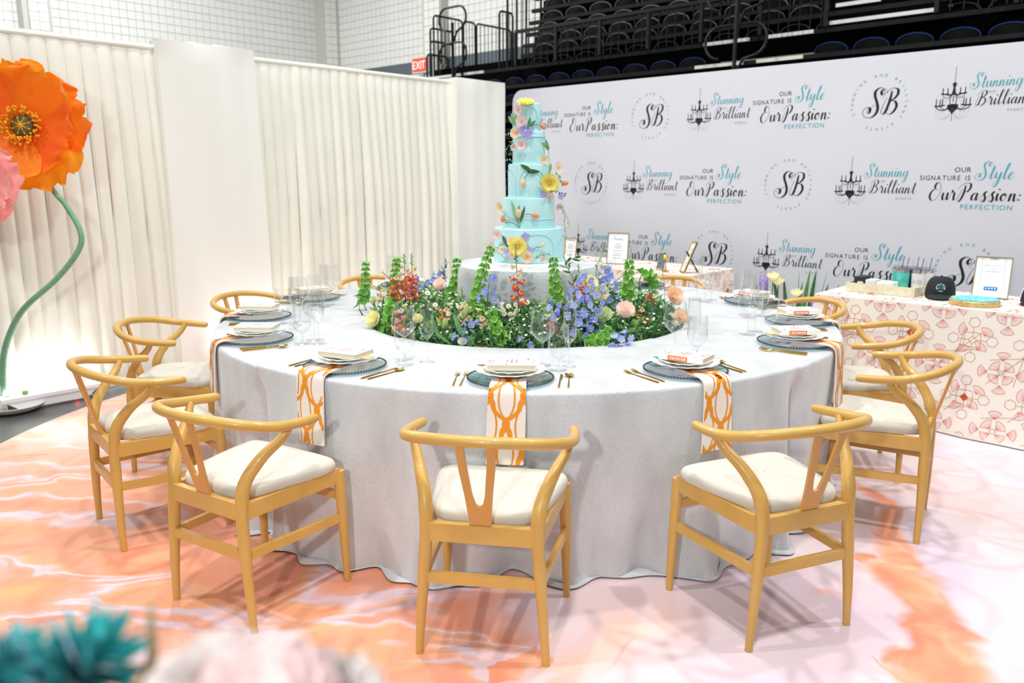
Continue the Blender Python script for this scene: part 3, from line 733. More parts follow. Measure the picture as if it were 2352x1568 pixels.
# ================================================================== place settings
M_CHARGER = glass_mat('smoke_glass', (.66, .79, .83, 1), .9, .08)
M_BEAD = mat('smoke_glass_beads', srgb(58, 76, 86), .12, coat=.5)
M_CHINA = mat('white_china', srgb(248, 246, 240), .2, coat=.4); M_CHINA2 = mat('celadon_china', srgb(226, 234, 222), .2, coat=.4)
M_GOLD = mat('brushed_gold', srgb(212, 172, 88), .22, 1.0); M_NAP = mat('napkin_linen', srgb(243, 234, 226), .85, bump=.15, bscale=500); M_NAPP = mat('napkin_print', srgb(240, 150, 32), .8, var=.05, scale=60)
M_COVER = mat('book_cover', srgb(248, 244, 240), .45); M_PAGE = mat('book_pages', srgb(228, 220, 196), .85, stretch=(1, 1, 60), var=.1, scale=6); M_SPINE = mat('book_band', srgb(240, 140, 92), .5); M_EDGE = mat('book_board', srgb(112, 92, 112), .5)
M_CRYSTAL = glass_mat('crystal', (.978, .985, .986, 1), 1.0, .07)

def charger_proto():
    t = thing('charger_plate', '', 'plate')
    m = MB(); m.lathe([(0, .0), (.10, .0), (.125, .003), (.158, .013), (.163, .0165), (.160, .0175), (.124, .007), (.10, .004), (0, .004)], 56); obj('dish', m, M_CHARGER, t)
    m = MB()
    for k in range(84):
        a = 2 * pi * k / 84; m.lathe([(0, -.0042), (.0036, -.0021), (.0036, .0021), (0, .0042)], 5, (.163 * cos(a), .163 * sin(a), .0165))
    obj('beaded_rim', m, M_BEAD, t); return t
def scallop(name, R, H, n, material):
    fn = lambda a, r, z: (r * (1 + .016 * (r / R) ** 4 * cos(n * a)), z + .0018 * (r / R) ** 6 * cos(n * a))
    m = MB(); m.lathe([(0, .0), (R * .55, 0), (R * .62, .002), (R * .82, H * .6), (R * .985, H), (R, H + .0025), (R * .97, H + .003), (R * .8, H * .6 + .004), (R * .6, .005), (0, .005)], n * 6, fn=fn)
    return m.mesh(name, material)
me_dinner = scallop('dinner_plate', .135, .016, 16, M_CHINA); me_salad = scallop('salad_plate', .102, .012, 14, M_CHINA2)
def nap_path(v):    # v in metres from the inner end -> (outward from setting centre, z)
    seg = [(.03, .7835), (.135, .7825), (.165, .7815), (.182, .776), (.1935, .764), (.199, .735), (.204, .66), (.208, .58), (.2115, .506)]
    acc = 0
    for (a, b), (c, d) in zip(seg[:-1], seg[1:]):
        L = hypot(c - a, d - b)
        if v <= acc + L: f = (v - acc) / L; return a + (c - a) * f, b + (d - b) * f
        acc += L
    return seg[-1]
NAPL = .445
def nap_mesh(seed):
    rnd = random.Random(seed); W = .066; sk = rnd.uniform(-.02, .02); ph = rnd.uniform(0, 6)
    def S(u, v, off):
        o, z = nap_path(v); w = W * (1 + .06 * sin(v * 9 + ph)); bul = .004 * cos(u / W * 2.2 + ph) * min(1, max(0, v - .16) * 8)
        d = max(0, v - .15)
        return (u / W * w + sk * d * 2, -(o + (off + bul if v > .15 else 0)), z + (off if v <= .15 else off * max(0, 1 - (v - .15) * 30)))
    m = MB(); NV, NU = 46, 8
    for off, sgn in ((.0, 1), (.006, -1)):
        b = len(m.v)
        for j in range(NV + 1):
            for i in range(NU + 1): m.vert(S(-W + 2 * W * i / NU, NAPL * j / NV, off))
        for j in range(NV):
            for i in range(NU):
                q = [b + j * (NU + 1) + i, b + j * (NU + 1) + i + 1, b + (j + 1) * (NU + 1) + i + 1, b + (j + 1) * (NU + 1) + i]
                m.face(*(q if sgn > 0 else q[::-1]))
    nb_ = (NV + 1) * (NU + 1)
    for i in range(NU): a = NV * (NU + 1) + i; m.face(a, a + 1, nb_ + a + 1, nb_ + a)
    for j in range(NV):
        for e in (0, NU): a = j * (NU + 1) + e; c = a + NU + 1; m.face(a, c, nb_ + c, nb_ + a)
    base = m.mesh('linen', M_NAP, angle=1.2)
    # ogee trellis print
    p = MB(); P0 = rnd.uniform(0, .16); per = .205; sh = rnd.choice((-.022, 0, .018))
    def stroke(fx, w, v0=.02, v1=NAPL - .002, N=110):
        prev = None
        for k in range(N + 1):
            v = v0 + (v1 - v0) * k / N; x = fx(v); dx = (fx(v + .001) - x) / .001; hw = w(v) / 2 * sqrt(1 + min(dx * dx, 6))
            l, r = max(-W + .0006, min(W - .0006, x - hw)), max(-W + .0006, min(W - .0006, x + hw))
            if r - l < .0004: prev = None; continue
            mid = (l + r) / 2
            ids = [p.vert(S(q, v, .0068)) for q in (l, mid, r)]
            if prev: p.face(prev[0], prev[1], ids[1], ids[0]); p.face(prev[1], prev[2], ids[2], ids[1])
            prev = ids
    A = .060
    def og(v): return A * (.5 - .5 * cos(2 * pi * (v + P0) / per)) + .006 * sin(6 * pi * (v + P0) / per)
    for c in (sh, sh + 2 * A, sh - 2 * A):
        for sg in (1, -1): stroke(lambda v, c=c, sg=sg: c + sg * og(v), lambda v: .0175 + .004 * cos(4 * pi * (v + P0) / per))
    def lens(v, off):
        f = ((v + P0 + off) / per) % 1.0; q = (f - .5) / .30
        return .006 + .022 * sqrt(max(0, 1 - q * q)) if abs(q) < 1 else None
    for c, off in ((sh, 0), (sh + A, per / 2), (sh - A, per / 2)):
        for sg in (1, -1):
            prev = None
            for k in range(150):
                v = .02 + (NAPL - .022) * k / 149; x = lens(v, off)
                if x is None: prev = None; continue
                x = c + sg * x; l, r = x - .0031, x + .0031
                if l < -W + .0006 or r > W - .0006: prev = None; continue
                ids = [p.vert(S(l, v, .0068)), p.vert(S(r, v, .0068))]
                if prev: p.face(prev[0], prev[1], ids[1], ids[0])
                prev = ids
    return base, p.mesh('printed_trellis', M_NAPP, angle=1.2)
naps = [nap_mesh(k) for k in (1, 2, 3)]
def cutlery():
    f = thing('dinner_fork', '', 'fork'); h = MB(); h.tube([(0, -.10, .004), (0, -.02, .004), (0, .035, .0045), (0, .052, .004)], [.0046, .0036, .0022, .0035], 8); h.tube([(0, .052, .004), (0, .066, .0035), (0, .075, .004)], [.004, .010, .0105], 8, flat=(1, .28))
    for k in (-1.5, -.5, .5, 1.5): h.tube([(k * .0052, .073, .004), (k * .0052, .092, .007), (k * .0048, .105, .011)], [.0017, .0016, .0009], 5)
    obj('fork_body', h, M_GOLD, f)
    s = thing('table_spoon', '', 'spoon'); h = MB(); h.tube([(0, -.10, .004), (0, -.02, .004), (0, .04, .005), (0, .052, .006)], [.0046, .0036, .0022, .0028], 8); obj('handle', h, M_GOLD, s)
    h = MB(); h.lathe([(0, -.005), (.008, -.004), (.015, 0), (.018, .004), (.0175, .0046), (.014, .0012), (.007, -.0024), (0, -.0034)], 20, (0, 0, 0)); b = MB().add(h, Matrix.Translation((0, .075, .0078)) @ Matrix.Diagonal((1, 1.45, 1, 1))); obj('bowl', b, M_GOLD, s)
    k = thing('table_knife', '', 'knife'); h = MB(); h.tube([(0, -.10, .004), (0, -.01, .004), (0, .015, .004)], [.0048, .0042, .0038], 8); obj('handle', h, M_GOLD, k)
    h = MB(); h.poly_prism([(-.0035, .012), (.0035, .012), (.0075, .03), (.0085, .07), (.006, .1), (.001, .112), (-.0035, .1)], .003, .0048); obj('blade', h, M_GOLD, k, smooth=False)
    return f, s, k
fork0, spoon0, knife0 = cutlery()
def book_proto():
    t = thing('book', '', 'book'); W, L, T = .128, .185, .021
    m = MB(); m.box((.002, 0, T / 2), (W - .008, L - .008, T - .004)); obj('pages', m, M_PAGE, t, smooth=False)
    m = MB(); m.box((-W / 2 - .0003, .012, T / 2), (.001, L * .44, T * .96)); lb = obj('spine_band', m, M_SPINE, t, smooth=False)
    m = MB()
    for k, w in enumerate((.006, .004, .003, .006, .003, .005, .004)): m.box((-W / 2 - .001, -.018 + k * .0095, T / 2), (.0006, w, T * .42))
    obj('spine_lettering', m, M_COVER, lb, smooth=False)
    # floral print and title lines on the cover
    rnd = random.Random(4); cols = [mat('print_rose', srgb(214, 130, 150), .6), mat('print_lilac', srgb(170, 160, 200), .6), mat('print_leaf', srgb(160, 190, 150), .6), mat('print_peach', srgb(244, 190, 150), .6), M_SPINE]
    m = MB()
    for k in range(46):
        m.cur = rnd.randrange(4); ed = rnd.random()
        x, y = rnd.uniform(-.058, .058), rnd.uniform(-.088, .088)
        if abs(x) < .04 and abs(y) < .06: y = math.copysign(rnd.uniform(.055, .088), y)
        r = rnd.uniform(.002, .0055); n0 = [m.vert((x + r * cos(a) * (1 + .3 * (i % 2)), y + r * sin(a), T + .0004)) for i, a in enumerate([2 * pi * i / 7 for i in range(7)])]; m.face(*n0)
    m.cur = 0
    for k, w in enumerate((.05, .07, .045)):
        for j in range(int(w / .008)): m.cur = 4 if k == 1 else 0; m.box((-w / 2 + j * .008 + .003, .02 - .018 * k, T + .0003), (.0052, .010 * (.6 + .4 * hsh(j, k)), .0004))
    pr = m
    cv = MB(); cv.box((0, 0, T - .001), (W, L, .002)); cv.box((0, 0, .001), (W, L, .002)); cv.box((-W / 2 + .001, 0, T / 2), (.002, L, T)); pr.m = [i + 1 for i in pr.m]; cv.add(pr); obj('cover', cv, [M_COVER] + cols, t, smooth=False)
    return t
book0 = book_proto()
def glass(name, prof, n=28):
    t = thing(name, '', 'glass'); bowl, stem = prof
    m = MB(); m.lathe(bowl, n); obj('bowl', m, M_CRYSTAL, t, angle=1.2)
    m = MB(); m.lathe(stem, n); obj('stem_and_foot', m, M_CRYSTAL, t, angle=1.2)
    r, z = bowl[-1]; m = MB(); m.tube([(r * cos(2 * pi * k / 24), r * sin(2 * pi * k / 24), z) for k in range(25)], .0008, 5); obj('rim', m, M_CRYSTAL, t)
    return t
def stem_prof(rf, zs, r): return [(0, .0005), (rf, .0005), (rf, .0018), (rf * .4, .0045), (.008, .010), (r, .022), (r, zs - .015), (r * 1.6, zs)]
wine0 = glass('wine_glass', ([(.004, .098), (.012, .103), (.034, .122), (.0505, .142), (.0525, .150), (.050, .175), (.0455, .205), (.0415, .238)], stem_prof(.041, .099, .0038)))
flute0 = glass('champagne_flute', ([(.004, .098), (.010, .103), (.021, .116), (.0285, .128), (.0285, .16), (.0272, .20), (.0255, .250)], stem_prof(.037, .099, .0036)))
gob0 = glass('water_goblet', ([(.005, .050), (.016, .055), (.034, .072), (.042, .090), (.043, .11), (.041, .145), (.0385, .186)], stem_prof(.039, .052, .0048)))
charger0 = charger_proto()
firsts = {}
def put(proto, name_key, loc, rot, label, group):
    if name_key not in firsts: firsts[name_key] = 1; o = proto
    else: o = dup(proto)
    o.location = loc; o.rotation_euler = (0, 0, rot); o['label'] = label; o['group'] = group; return o
SET = [(-3.2, 'pink', -88, 'before the cake front', 0), (-31.0, 'peach', -84, 'above the orange swirled floor', 1), (-61.5, 'blue', -30, 'nearest the low uplight bar', 2), (-86.5, 'pink', -6, 'before the smooth fabric column', 1), (-114, 'peach', 60, 'beside the pleated drapes', 0),
       (24.8, 'blue', 30, 'two places from the patterned table', 2), (57.5, 'peach', 36, 'nearest the patterned table corner', 0), (80.5, 'pink', 14, 'before the iris leaves', 2), (107, 'blue', -70, 'nearest the backdrop', 1), (-145, 'pink', 20, 'behind the flowers on the drape side', 2), (145, 'peach', 30, 'behind the flowers on the backdrop side', 1), (180, 'blue', 0, 'straight behind the cake', 0)]
CARD = {'pink': mat('card_blush', srgb(240, 206, 192), .7), 'peach': mat('card_peach', srgb(236, 190, 138), .7), 'blue': mat('card_blue', srgb(176, 206, 220), .7)}
for ang, cc, brot, where, nk in SET:
    c = polar(ang, 1.455, TH + .001); rz = radians(ang); R = Matrix.Rotation(rz, 3, 'Z')
    L = lambda x, y, z=0.0: c + R @ Vector((x, y, z))
    W = ', ' + where
    put(charger0, 'ch', c, rz, 'smoked glass charger plate with beaded rim' + W, 'charger plates')
    o = link('dinner_plate', me_dinner, None, L(0, .005, .0305), rz); tag(o, 'white scalloped dinner plate' + W, 'plate', 'dinner plates')
    o = link('salad_plate', me_salad, None, L(0, .005, .0395), rz); tag(o, 'pale celadon scalloped salad plate' + W, 'plate', 'salad plates')
    base, prn = naps[nk]
    nroot = thing('napkin', 'folded linen napkin with orange trellis print, hanging' + W, 'napkin', (c.x, c.y, 0), rz, 'trellis napkins'); link('linen', base, nroot); link('printed_trellis', prn, nroot)
    put(book0, 'bk', L(.004, .0, .0552), rz + radians(brot), 'small white floral hardback book on the plates' + W, 'books on the plates')
    m = MB(); m.box((0, 0, .0006), (.055, .085, .0012)); 
    for k in range(3): m.box((0, -.02 + .018 * k, .0013), (.03 - .006 * k, .004, .0003))
    bd = radians(brot); e = Vector((-sin(bd) * .082, cos(bd) * .082, 0)); e = -e if e.y < 0 else e
    if cc == 'pink' and ang == -3.2: e = Vector((-.085, .055, 0))
    o = obj('place_card', m, [CARD[cc]], None, L(e.x * 1.05, .005 + e.y * 1.05, .0535), rz + bd, smooth=False); tag(o, cc + ' place card tucked under the book' + W, 'place card', 'place cards')
    j = lambda k: (hsh(ang, k) - .5)
    put(fork0, 'fk', L(-.212 + .01 * j(1), -.005, 0), rz + .09 * j(2) + .06, 'gold outer fork' + W, 'gold forks'); put(fork0, 'fk', L(-.182 + .01 * j(3), -.002, 0), rz + .08 * j(4) + .02, 'gold inner fork' + W, 'gold forks')
    put(knife0, 'kn', L(.186 + .008 * j(5), -.012, 0), rz - .02 + .08 * j(6), 'gold table knife' + W, 'gold knives'); put(spoon0, 'sp', L(.222 + .008 * j(7), -.008, 0), rz - .06 + .08 * j(8), 'gold spoon' + W, 'gold spoons')
    put(wine0, 'wg', L(.130 + .03 * j(9), .245 + .02 * j(10)), 0, 'clear wine glass with angular bowl' + W, 'wine glasses')
    put(flute0, 'fl', L(.222 + .02 * j(11), .245 + .02 * j(12)), 0, 'clear champagne flute' + W, 'champagne flutes')
    put(gob0, 'gb', L(.185 + .02 * j(13), .165 + .02 * j(14)), 0, 'short clear water goblet' + W, 'water goblets')
# ================================================================== flower kit
def pmat(name, c1, c2, rough=.55, scale=18):       # petal material with soft colour variation
    return mat(name, srgb(*c1), rough, col2=srgb(*c2), scale=scale, sheen=.2, transl=.3)
G_DARK = pmat('leaf_dark', (70, 124, 72), (46, 96, 54)); G_MID = pmat('leaf_mid', (104, 158, 86), (74, 128, 66)); G_LIGHT = pmat('leaf_light', (170, 216, 124), (128, 188, 92)); G_BELL = pmat('bell_green', (176, 232, 116), (140, 208, 84)); G_SAGE = pmat('leaf_sage', (160, 198, 150), (128, 176, 128)); G_STEM = pmat('stem_green', (92, 138, 70), (74, 116, 60))
P_YEL = pmat('petal_yellow', (255, 246, 160), (253, 238, 112)); P_PINK = pmat('petal_pink', (252, 226, 232), (248, 208, 218)); P_PEACH = pmat('petal_peach', (255, 232, 208), (254, 218, 182)); P_OR = pmat('petal_tulip', (250, 160, 96), (248, 190, 140)); P_LIL = pmat('petal_lilac', (206, 190, 246), (178, 162, 238)); P_BLUE = pmat('petal_blue', (176, 190, 248), (138, 160, 238)); P_BLUE2 = pmat('petal_pale_blue', (206, 214, 252), (176, 192, 246))
P_RED = pmat('petal_red', (238, 104, 106), (222, 70, 84)); P_CORAL = pmat('petal_coral', (250, 142, 106), (238, 112, 88)); P_BLUSH = pmat('petal_blush', (255, 240, 232), (253, 228, 216)); P_CREAM = pmat('petal_cream', (254, 250, 206), (250, 244, 182)); P_WHITE = pmat('petal_white', (250, 248, 242), (238, 238, 228)); P_GY = mat('flower_eye', srgb(244, 196, 40), .6); P_GREENC = pmat('petal_green_cream', (232, 240, 196), (212, 228, 168))
def petal(mb, M, L, W, cup=.3, ruf=.0, curl=0.0, nu=4, nv=5, base=.12, ph=0.0, tip=1.0):
    def fn(u, v):
        x = (u - .5) * 2; w = W / 2 * (base + (1 - base) * sin(min(1, v * 1.18) * pi / 2) ** .9) * (1 if v < .75 else sqrt(max(0, 1 - ((v - .75) / .25) ** 2 * tip * .75)))
        y = L * v; z = cup * L * v ** 1.6 + cup * .5 * W * x * x * .5 * v + ruf * L * v ** 2 * sin(x * 6.5 + ph) - curl * L * max(0, v - .6) ** 2
        return M @ Vector((x * w, y, z))
    mb.grid(fn, nu, nv)
def flower(mb, R, n=6, cup=.35, ruf=.05, W=1.05, layers=1, rnd=None, k0=0, curl=0):
    rnd = rnd or random
    for l in range(layers):
        mb.cur = k0
        for i in range(n):
            M = Matrix.Rotation(2 * pi * (i + .5 * l) / n + rnd.uniform(-.08, .08), 4, 'Z'); petal(mb, M, R * (1 - .22 * l), R * W * (1 - .15 * l), cup + .28 * l, ruf, curl, ph=rnd.uniform(0, 6))
def eye(mb, r, h, k=1, dots=10, rr=None):
    mb.cur = k; mb.lathe([(0, h), (r * .6, h * .85), (r, h * .3), (r * .8, 0)], 10); rr = rr or r * 1.7
    for i in range(dots):
        a = 2 * pi * i / dots; p = Vector((rr * cos(a), rr * sin(a), h * 1.3)); mb.tube([(r * .7 * cos(a), r * .7 * sin(a), h * .3), p], r * .06, 3, cap=False); mb.lathe([(0, r * .2), (r * .2, 0), (0, -r * .2)], 4, p)
def leaf(mb, M, L, W, bend=.3, fold=.25, nv=6, k=0):
    mb.cur = k
    def fn(u, v):
        x = (u - .5) * 2; w = W / 2 * sin(pi * min(1, .06 + v * .94)) ** .8
        return M @ Vector((x * w, L * v, L * bend * v * v * -1 + abs(x) * w * fold))
    mb.grid(fn, 2, nv)
def sprig(mb, pts, n, L, W, k=0, rstem=.0012, kst=None, rnd=None, spread=.9):
    rnd = rnd or random.Random(1); C = crom(pts, 6); mb.cur = k if kst is None else kst; mb.tube(C, [rstem] * len(C), 4)
    for i in range(n):
        t = (i + .6) / n; j = min(len(C) - 2, int(t * (len(C) - 1))); d = (C[j + 1] - C[j]).normalized(); side = 1 if i % 2 else -1
        ax = d.orthogonal().normalized(); q = Matrix.Rotation(i * 2.4 + rnd.uniform(-.4, .4), 3, d) @ ax
        dr = (d * (1 - spread * .5) + q * spread).normalized(); x = dr.cross(q if abs(dr.dot(q)) < .98 else d).normalized(); z = x.cross(dr)
        M = Matrix((x, dr, z)).transposed().to_4x4(); M.translation = C[j]
        leaf(mb, M, L * rnd.uniform(.75, 1.2), W, .15, .2, 3, k)

# ================================================================== cake table and cake
CT = Vector((TC.x + .005, TC.y, 0)); CZ = 1.055
def cake_cloth():
    NA = 120; prof = [(0, 0)] + [('t', t) for t in (.3, .7, .95)] + [('e', t) for t in (.4, 1)] + [('d', k / 20) for k in range(1, 21)]
    m = MB(); R = .385; ids = []
    for i in range(NA):
        a = 2 * pi * i / NA; row = []
        for k, t in prof[1:]:
            if k == 't': r, z = R * t, CZ
            elif k == 'e': r, z = R + .007 * t, CZ - .008 * t * t
            else:
                g = t; f = sin(a * 9 + .6) * .6 + .5 * sin(a * 14 + 2) + .3 * sin(a * 23)
                r = R + .008 - .02 * g + (.004 + .085 * g ** .6) * f * .55; z = (CZ - .008) * (1 - t) + .006 * t
            row.append(m.vert((r * cos(a), r * sin(a), z)))
        ids.append(row)
    c = m.vert((0, 0, CZ))
    for i in range(NA):
        j = (i + 1) % NA; m.face(c, ids[i][0], ids[j][0])
        for k in range(len(prof) - 2): m.face(ids[i][k], ids[i][k + 1], ids[j][k + 1], ids[j][k])
    return m
o = obj('cake_tablecloth', cake_cloth(), M_VELVET, None, CT, angle=1.2); tag(o, 'silver velvet cloth falling in folds from the small round cake table', 'tablecloth')
t = thing('cake_table', 'tall round pedestal table under the cake, hidden by silver velvet', 'table', CT)
m = MB(); m.lathe([(0, CZ - .004), (.375, CZ - .004), (.375, CZ - .026), (0, CZ - .026)], 48); obj('tabletop', m, MATS['plywood'], t)
m = MB(); m.tube([(0, 0, .02), (0, 0, CZ - .026)], .03, 10); obj('column', m, M_BLK, t)
m = MB(); m.lathe([(0, .02), (.24, .02), (.25, 0), (0, 0)], 32); obj('base', m, M_BLK, t)
M_CAKE = mat('aqua_fondant', srgb(186, 236, 239), .45, col2=srgb(197, 240, 243), scale=6, sss=.1); M_CAKE2 = mat('aqua_piping', srgb(174, 230, 236), .45)
CC = Vector((CT.x + .012, CT.y, CZ))
m = MB(); m.lathe([(0, .014), (.232, .014), (.234, .010), (.234, .0), (0, 0)], 64); o = obj('cake_board', m, mat('white_board', srgb(246, 244, 240), .35), None, CC); tag(o, 'round white cake board under the aqua cake', 'cake board')
cake = thing('wedding_cake', 'five-tier aqua fondant cake with piped arches and sugar flowers', 'cake', CC + Vector((0, 0, .0145)))
TIERS = []; z = 0
for k, (r, h) in enumerate(((.188, .180), (.139, .160), (.112, .176), (.085, .170), (.058, .142))):
    TIERS.append((r, z, h)); e = .007
    m = MB(); m.lathe([(r, z), (r, z + h - e), (r - e * .3, z + h - e * .3), (r - e, z + h), (0, z + h)], 72); tr = obj('tier', m, M_CAKE, cake, angle=.9)
    m = MB(); m.tube([((r + .001) * cos(2 * pi * i / 72), (r + .001) * sin(2 * pi * i / 72), z + .004) for i in range(73)], .0045, 6, cap=False); obj('base_piping', m, M_CAKE2, tr)
    def surf_tube(path, rad=.0024, r=r): 
        m = MB(); m.tube([((r + .0008) * sin(a), -(r + .0008) * cos(a), zz) for a, zz in path], rad, 5); obj('piped_line', m, M_CAKE2, tr)
    if k in (0, 2, 4):
        n = {0: 5, 2: 5, 4: 4}[k]; wd = 2 * pi / n * .42
        for i in range(n):
            ac = {0: .22, 2: .05, 4: .1}[k] + 2 * pi * i / n; P = [(ac - wd, z + .01), (ac - wd, z + h * .45)] + [(ac - wd * cos(t), z + h * .45 + h * .4 * sin(t)) for t in [pi * q / 12 for q in range(1, 12)]] + [(ac + wd, z + h * .45), (ac + wd, z + .01)]
            surf_tube(P)
    if k == 1: surf_tube([(2 * pi * i / 60, z + h * .30) for i in range(61)], .003)
    if k == 3: surf_tube([(2 * pi * i / 60, z + h * .82) for i in range(61)], .003)
    z += h
CTOP = z
def tier_r(zz):
    for r, z0, h in TIERS:
        if z0 <= zz < z0 + h: return r
    return .03
def on_cake(px, py, lift=.012):
    # where a sight line through the photograph meets the cake, moved out a little
    d = ray(px, py).normalized(); o = Vector((0, 0, CAMH)) - cake.location
    best = None
    for k in range(700):
        p = o + d * (3.9 + k * .0012)
        if p.z < 0: break
        if hypot(p.x, p.y) < tier_r(p.z) + lift: best = p; break
    if best is None:
        t = -(o.y) / d.y; best = o + d * t + Vector((0, -.01, 0))
    return best
CAMV = (Vector((0, 0, CAMH)) - (cake.location + Vector((0, 0, .4)))).normalized()
def cfl(name, px, py, mats, builder, n=None, roll=0.0, lift=.014, out=.6):
    p = on_cake(px, py, lift); rad = Vector((p.x, p.y, 0)); rad = rad.normalized() if rad.length > .01 else Vector((0, -1, 0))
    d = (rad * out + CAMV * (1 - out)).normalized() if n is None else Vector(n).normalized()
    m = MB(); builder(m); mm = MB().add(m, Matrix.Translation(p) @ align(d, roll)); return obj(name, mm, mats, cake, angle=1.2), p, d
rc = random.Random(31)
def bl_poppy(R, cup=.3, ruf=.06, n=6, lay=1): 
    def f(m): flower(m, R, n, cup, ruf, 1.05, lay, rc); eye(m, R * .2, R * .22, 1, 12)
    return f
def bl_tulip(L):          # lies along +Y from its base at the origin
    def f(m):
        for i in range(6):
            a = 2 * pi * i / 6; M = Matrix.Rotation(a, 4, 'Y'); rr = L * .34
            def fn(u, v, M=M, k=i): 
                x = (u - .5) * 1.25; prof = sin(pi * (.08 + .74 * v)) ** .75 * rr * (1.04 if k % 2 else .97)
                return M @ Vector((prof * sin(x), L * v, prof * cos(x)))
            m.cur = 0; m.grid(fn, 4, 7)
    return f
def bl_violet(R):
    def f(m): flower(m, R, 5, .12, .04, .8, 1, rc); m.cur = 1; m.lathe([(0, R * .2), (R * .16, R * .08), (R * .14, 0)], 8)
    return f
for px, py, R in ((1207, 240, .046),):
    cfl('sugar_poppy', px, py, [P_YEL, P_GY], bl_poppy(R, .32, .07, 8, 2), n=(0.0, -.35, .93), lift=.0)
m = MB(); b = on_cake(1207, 240, 0); m.tube([(b.x, b.y, b.z), (b.x - .004, b.y, CTOP - .005)], .0028, 6); obj('flower_wire', m, G_STEM, cake)
cfl('sugar_poppy', 1262, 421, [P_YEL, P_GY], bl_poppy(.050, .22, .06, 8, 2), lift=.035, out=.2)
cfl('sugar_poppy', 1190, 566, [P_YEL, P_GY], bl_poppy(.048, .25, .07, 7, 2), lift=.035, out=.4)
for px, py, R, mt in ((1198, 278, .030, P_PINK), (1190, 252, .024, P_PINK), (1185, 306, .028, P_PEACH), (1198, 332, .027, P_PINK), (1181, 338, .018, P_PINK), (1249, 366, .024, P_PEACH), (1282, 384, .032, P_BLUSH), (1262, 452, .025, P_PINK), (1283, 477, .025, P_PINK), (1150, 476, .028, P_PEACH), (1142, 538, .026, P_PINK), (1130, 562, .022, P_PINK), (1175, 553, .026, P_PEACH), (1211, 590, .032, P_PEACH), (1248, 594, .020, P_PINK), (1153, 573, .020, P_PEACH), (1176, 585, .020, P_PINK)):
    cfl('sugar_poppy', px, py, [mt, P_GY], bl_poppy(R, rc.uniform(.25, .6), .08, 5), lift=.022, out=rc.uniform(.2, .7), roll=rc.uniform(0, 6))
for px, py, R in ((1201, 295, .022), (1212, 310, .022), (1219, 300, .02), (1205, 308, .018), (1249, 444, .022), (1288, 450, .022), (1245, 420, .016), (1207, 544, .024), (1211, 575, .026), (1163, 577, .018), (1195, 300, .018)):
    cfl('sugar_violet', px, py, [P_LIL, P_CREAM], bl_violet(R), lift=.02, roll=rc.uniform(0, 6), out=.4)
def tulip(px, py, ang, L, mt, lift=.02):
    p = on_cake(px, py, lift); m = MB(); bl_tulip(L)(m)
    xdir = Vector((0, 0, 1)).cross(CAMV).normalized(); up = CAMV.cross(xdir) * 1.0
    d = (xdir * cos(ang) + up * sin(ang)).normalized(); zz = CAMV; M = Matrix((d.cross(zz), d, zz)).transposed().to_4x4(); M.translation = p - d * L * .5
    obj('sugar_tulip', MB().add(m, M), [mt], cake, angle=1.2); return p - d * L * .5
def cstem(pts, r=.0018, mt=None):
    P = [on_cake(x, y, .008) for x, y in pts]; m = MB(); m.tube(crom(P, 5), r, 5); obj('flower_stem', m, mt or G_STEM, cake)
def cleaf(px0, py0, px1, py1, W, mt, lift=.012):
    a, b = on_cake(px0, py0, lift), on_cake(px1, py1, lift); d = b - a; L = d.length; d.normalize(); z = (CAMV - d * CAMV.dot(d)).normalized(); M = Matrix((d.cross(z), d, z)).transposed().to_4x4(); M.translation = a
    m = MB(); leaf(m, M, L, W, .08, .3, 8); obj('sugar_leaf', m, mt, cake, angle=1.2)
tulip(1247, 291, -.5, .034, P_OR); tulip(1201, 420, -1.75, .040, P_PEACH); tulip(1191, 490, 1.6, .044, P_PEACH); tulip(1229, 495, -.15, .040, P_OR); tulip(1297, 421, .35, .038, P_OR, .05); tulip(1155, 502, -1.5, .036, P_OR); tulip(1246, 563, .6, .022, P_PEACH)
cstem([(1218, 292), (1228, 286), (1240, 287)]); cstem([(1215, 396), (1208, 404), (1204, 411)]); cstem([(1193, 525), (1192, 510), (1191, 500)]); cstem([(1206, 492), (1215, 492), (1222, 493)]); cstem([(1160, 511), (1178, 512), (1191, 520)]); cstem([(1222, 575), (1232, 568), (1243, 567)]); cstem([(1237, 392), (1246, 402), (1250, 410)]); cstem([(1153, 482), (1162, 495), (1180, 503)], .001); cstem([(1142, 572), (1150, 562), (1160, 560)]); cstem([(1140, 575), (1155, 588), (1162, 596)], .001); cstem([(1208, 552), (1208, 560), (1208, 566)])
cleaf(1212, 300, 1218, 268, .018, G_DARK); cleaf(1216, 290, 1231, 276, .014, G_MID); cleaf(1222, 394, 1194, 377, .022, G_DARK); cleaf(1210, 394, 1240, 394, .022, G_DARK); cleaf(1193, 522, 1173, 458, .022, G_SAGE); cleaf(1195, 510, 1206, 472, .014, G_DARK); cleaf(1190, 500, 1192, 470, .012, G_MID); cleaf(1167, 568, 1153, 540, .020, G_DARK); cleaf(1258, 345, 1253, 320, .022, G_SAGE); cleaf(1262, 342, 1244, 328, .020, G_SAGE); cleaf(1184, 290, 1167, 266, .020, G_SAGE); cleaf(1186, 285, 1173, 260, .020, G_SAGE); cleaf(1190, 278, 1176, 254, .02, G_SAGE); cleaf(1262, 400, 1266, 372, .014, G_MID, .05); cleaf(1182, 597, 1186, 578, .02, G_DARK)
cstem([(1259, 340), (1261, 360), (1262, 380), (1262, 398)], .0016, G_SAGE)
def csprig(pts, n, L, W, mt, lift=.02):
    P = [on_cake(x, y, lift) for x, y in pts]; m = MB(); sprig(m, P, n, L, W, 0, .0009, rnd=rc); obj('trailing_sprig', m, mt, cake, angle=1.2)
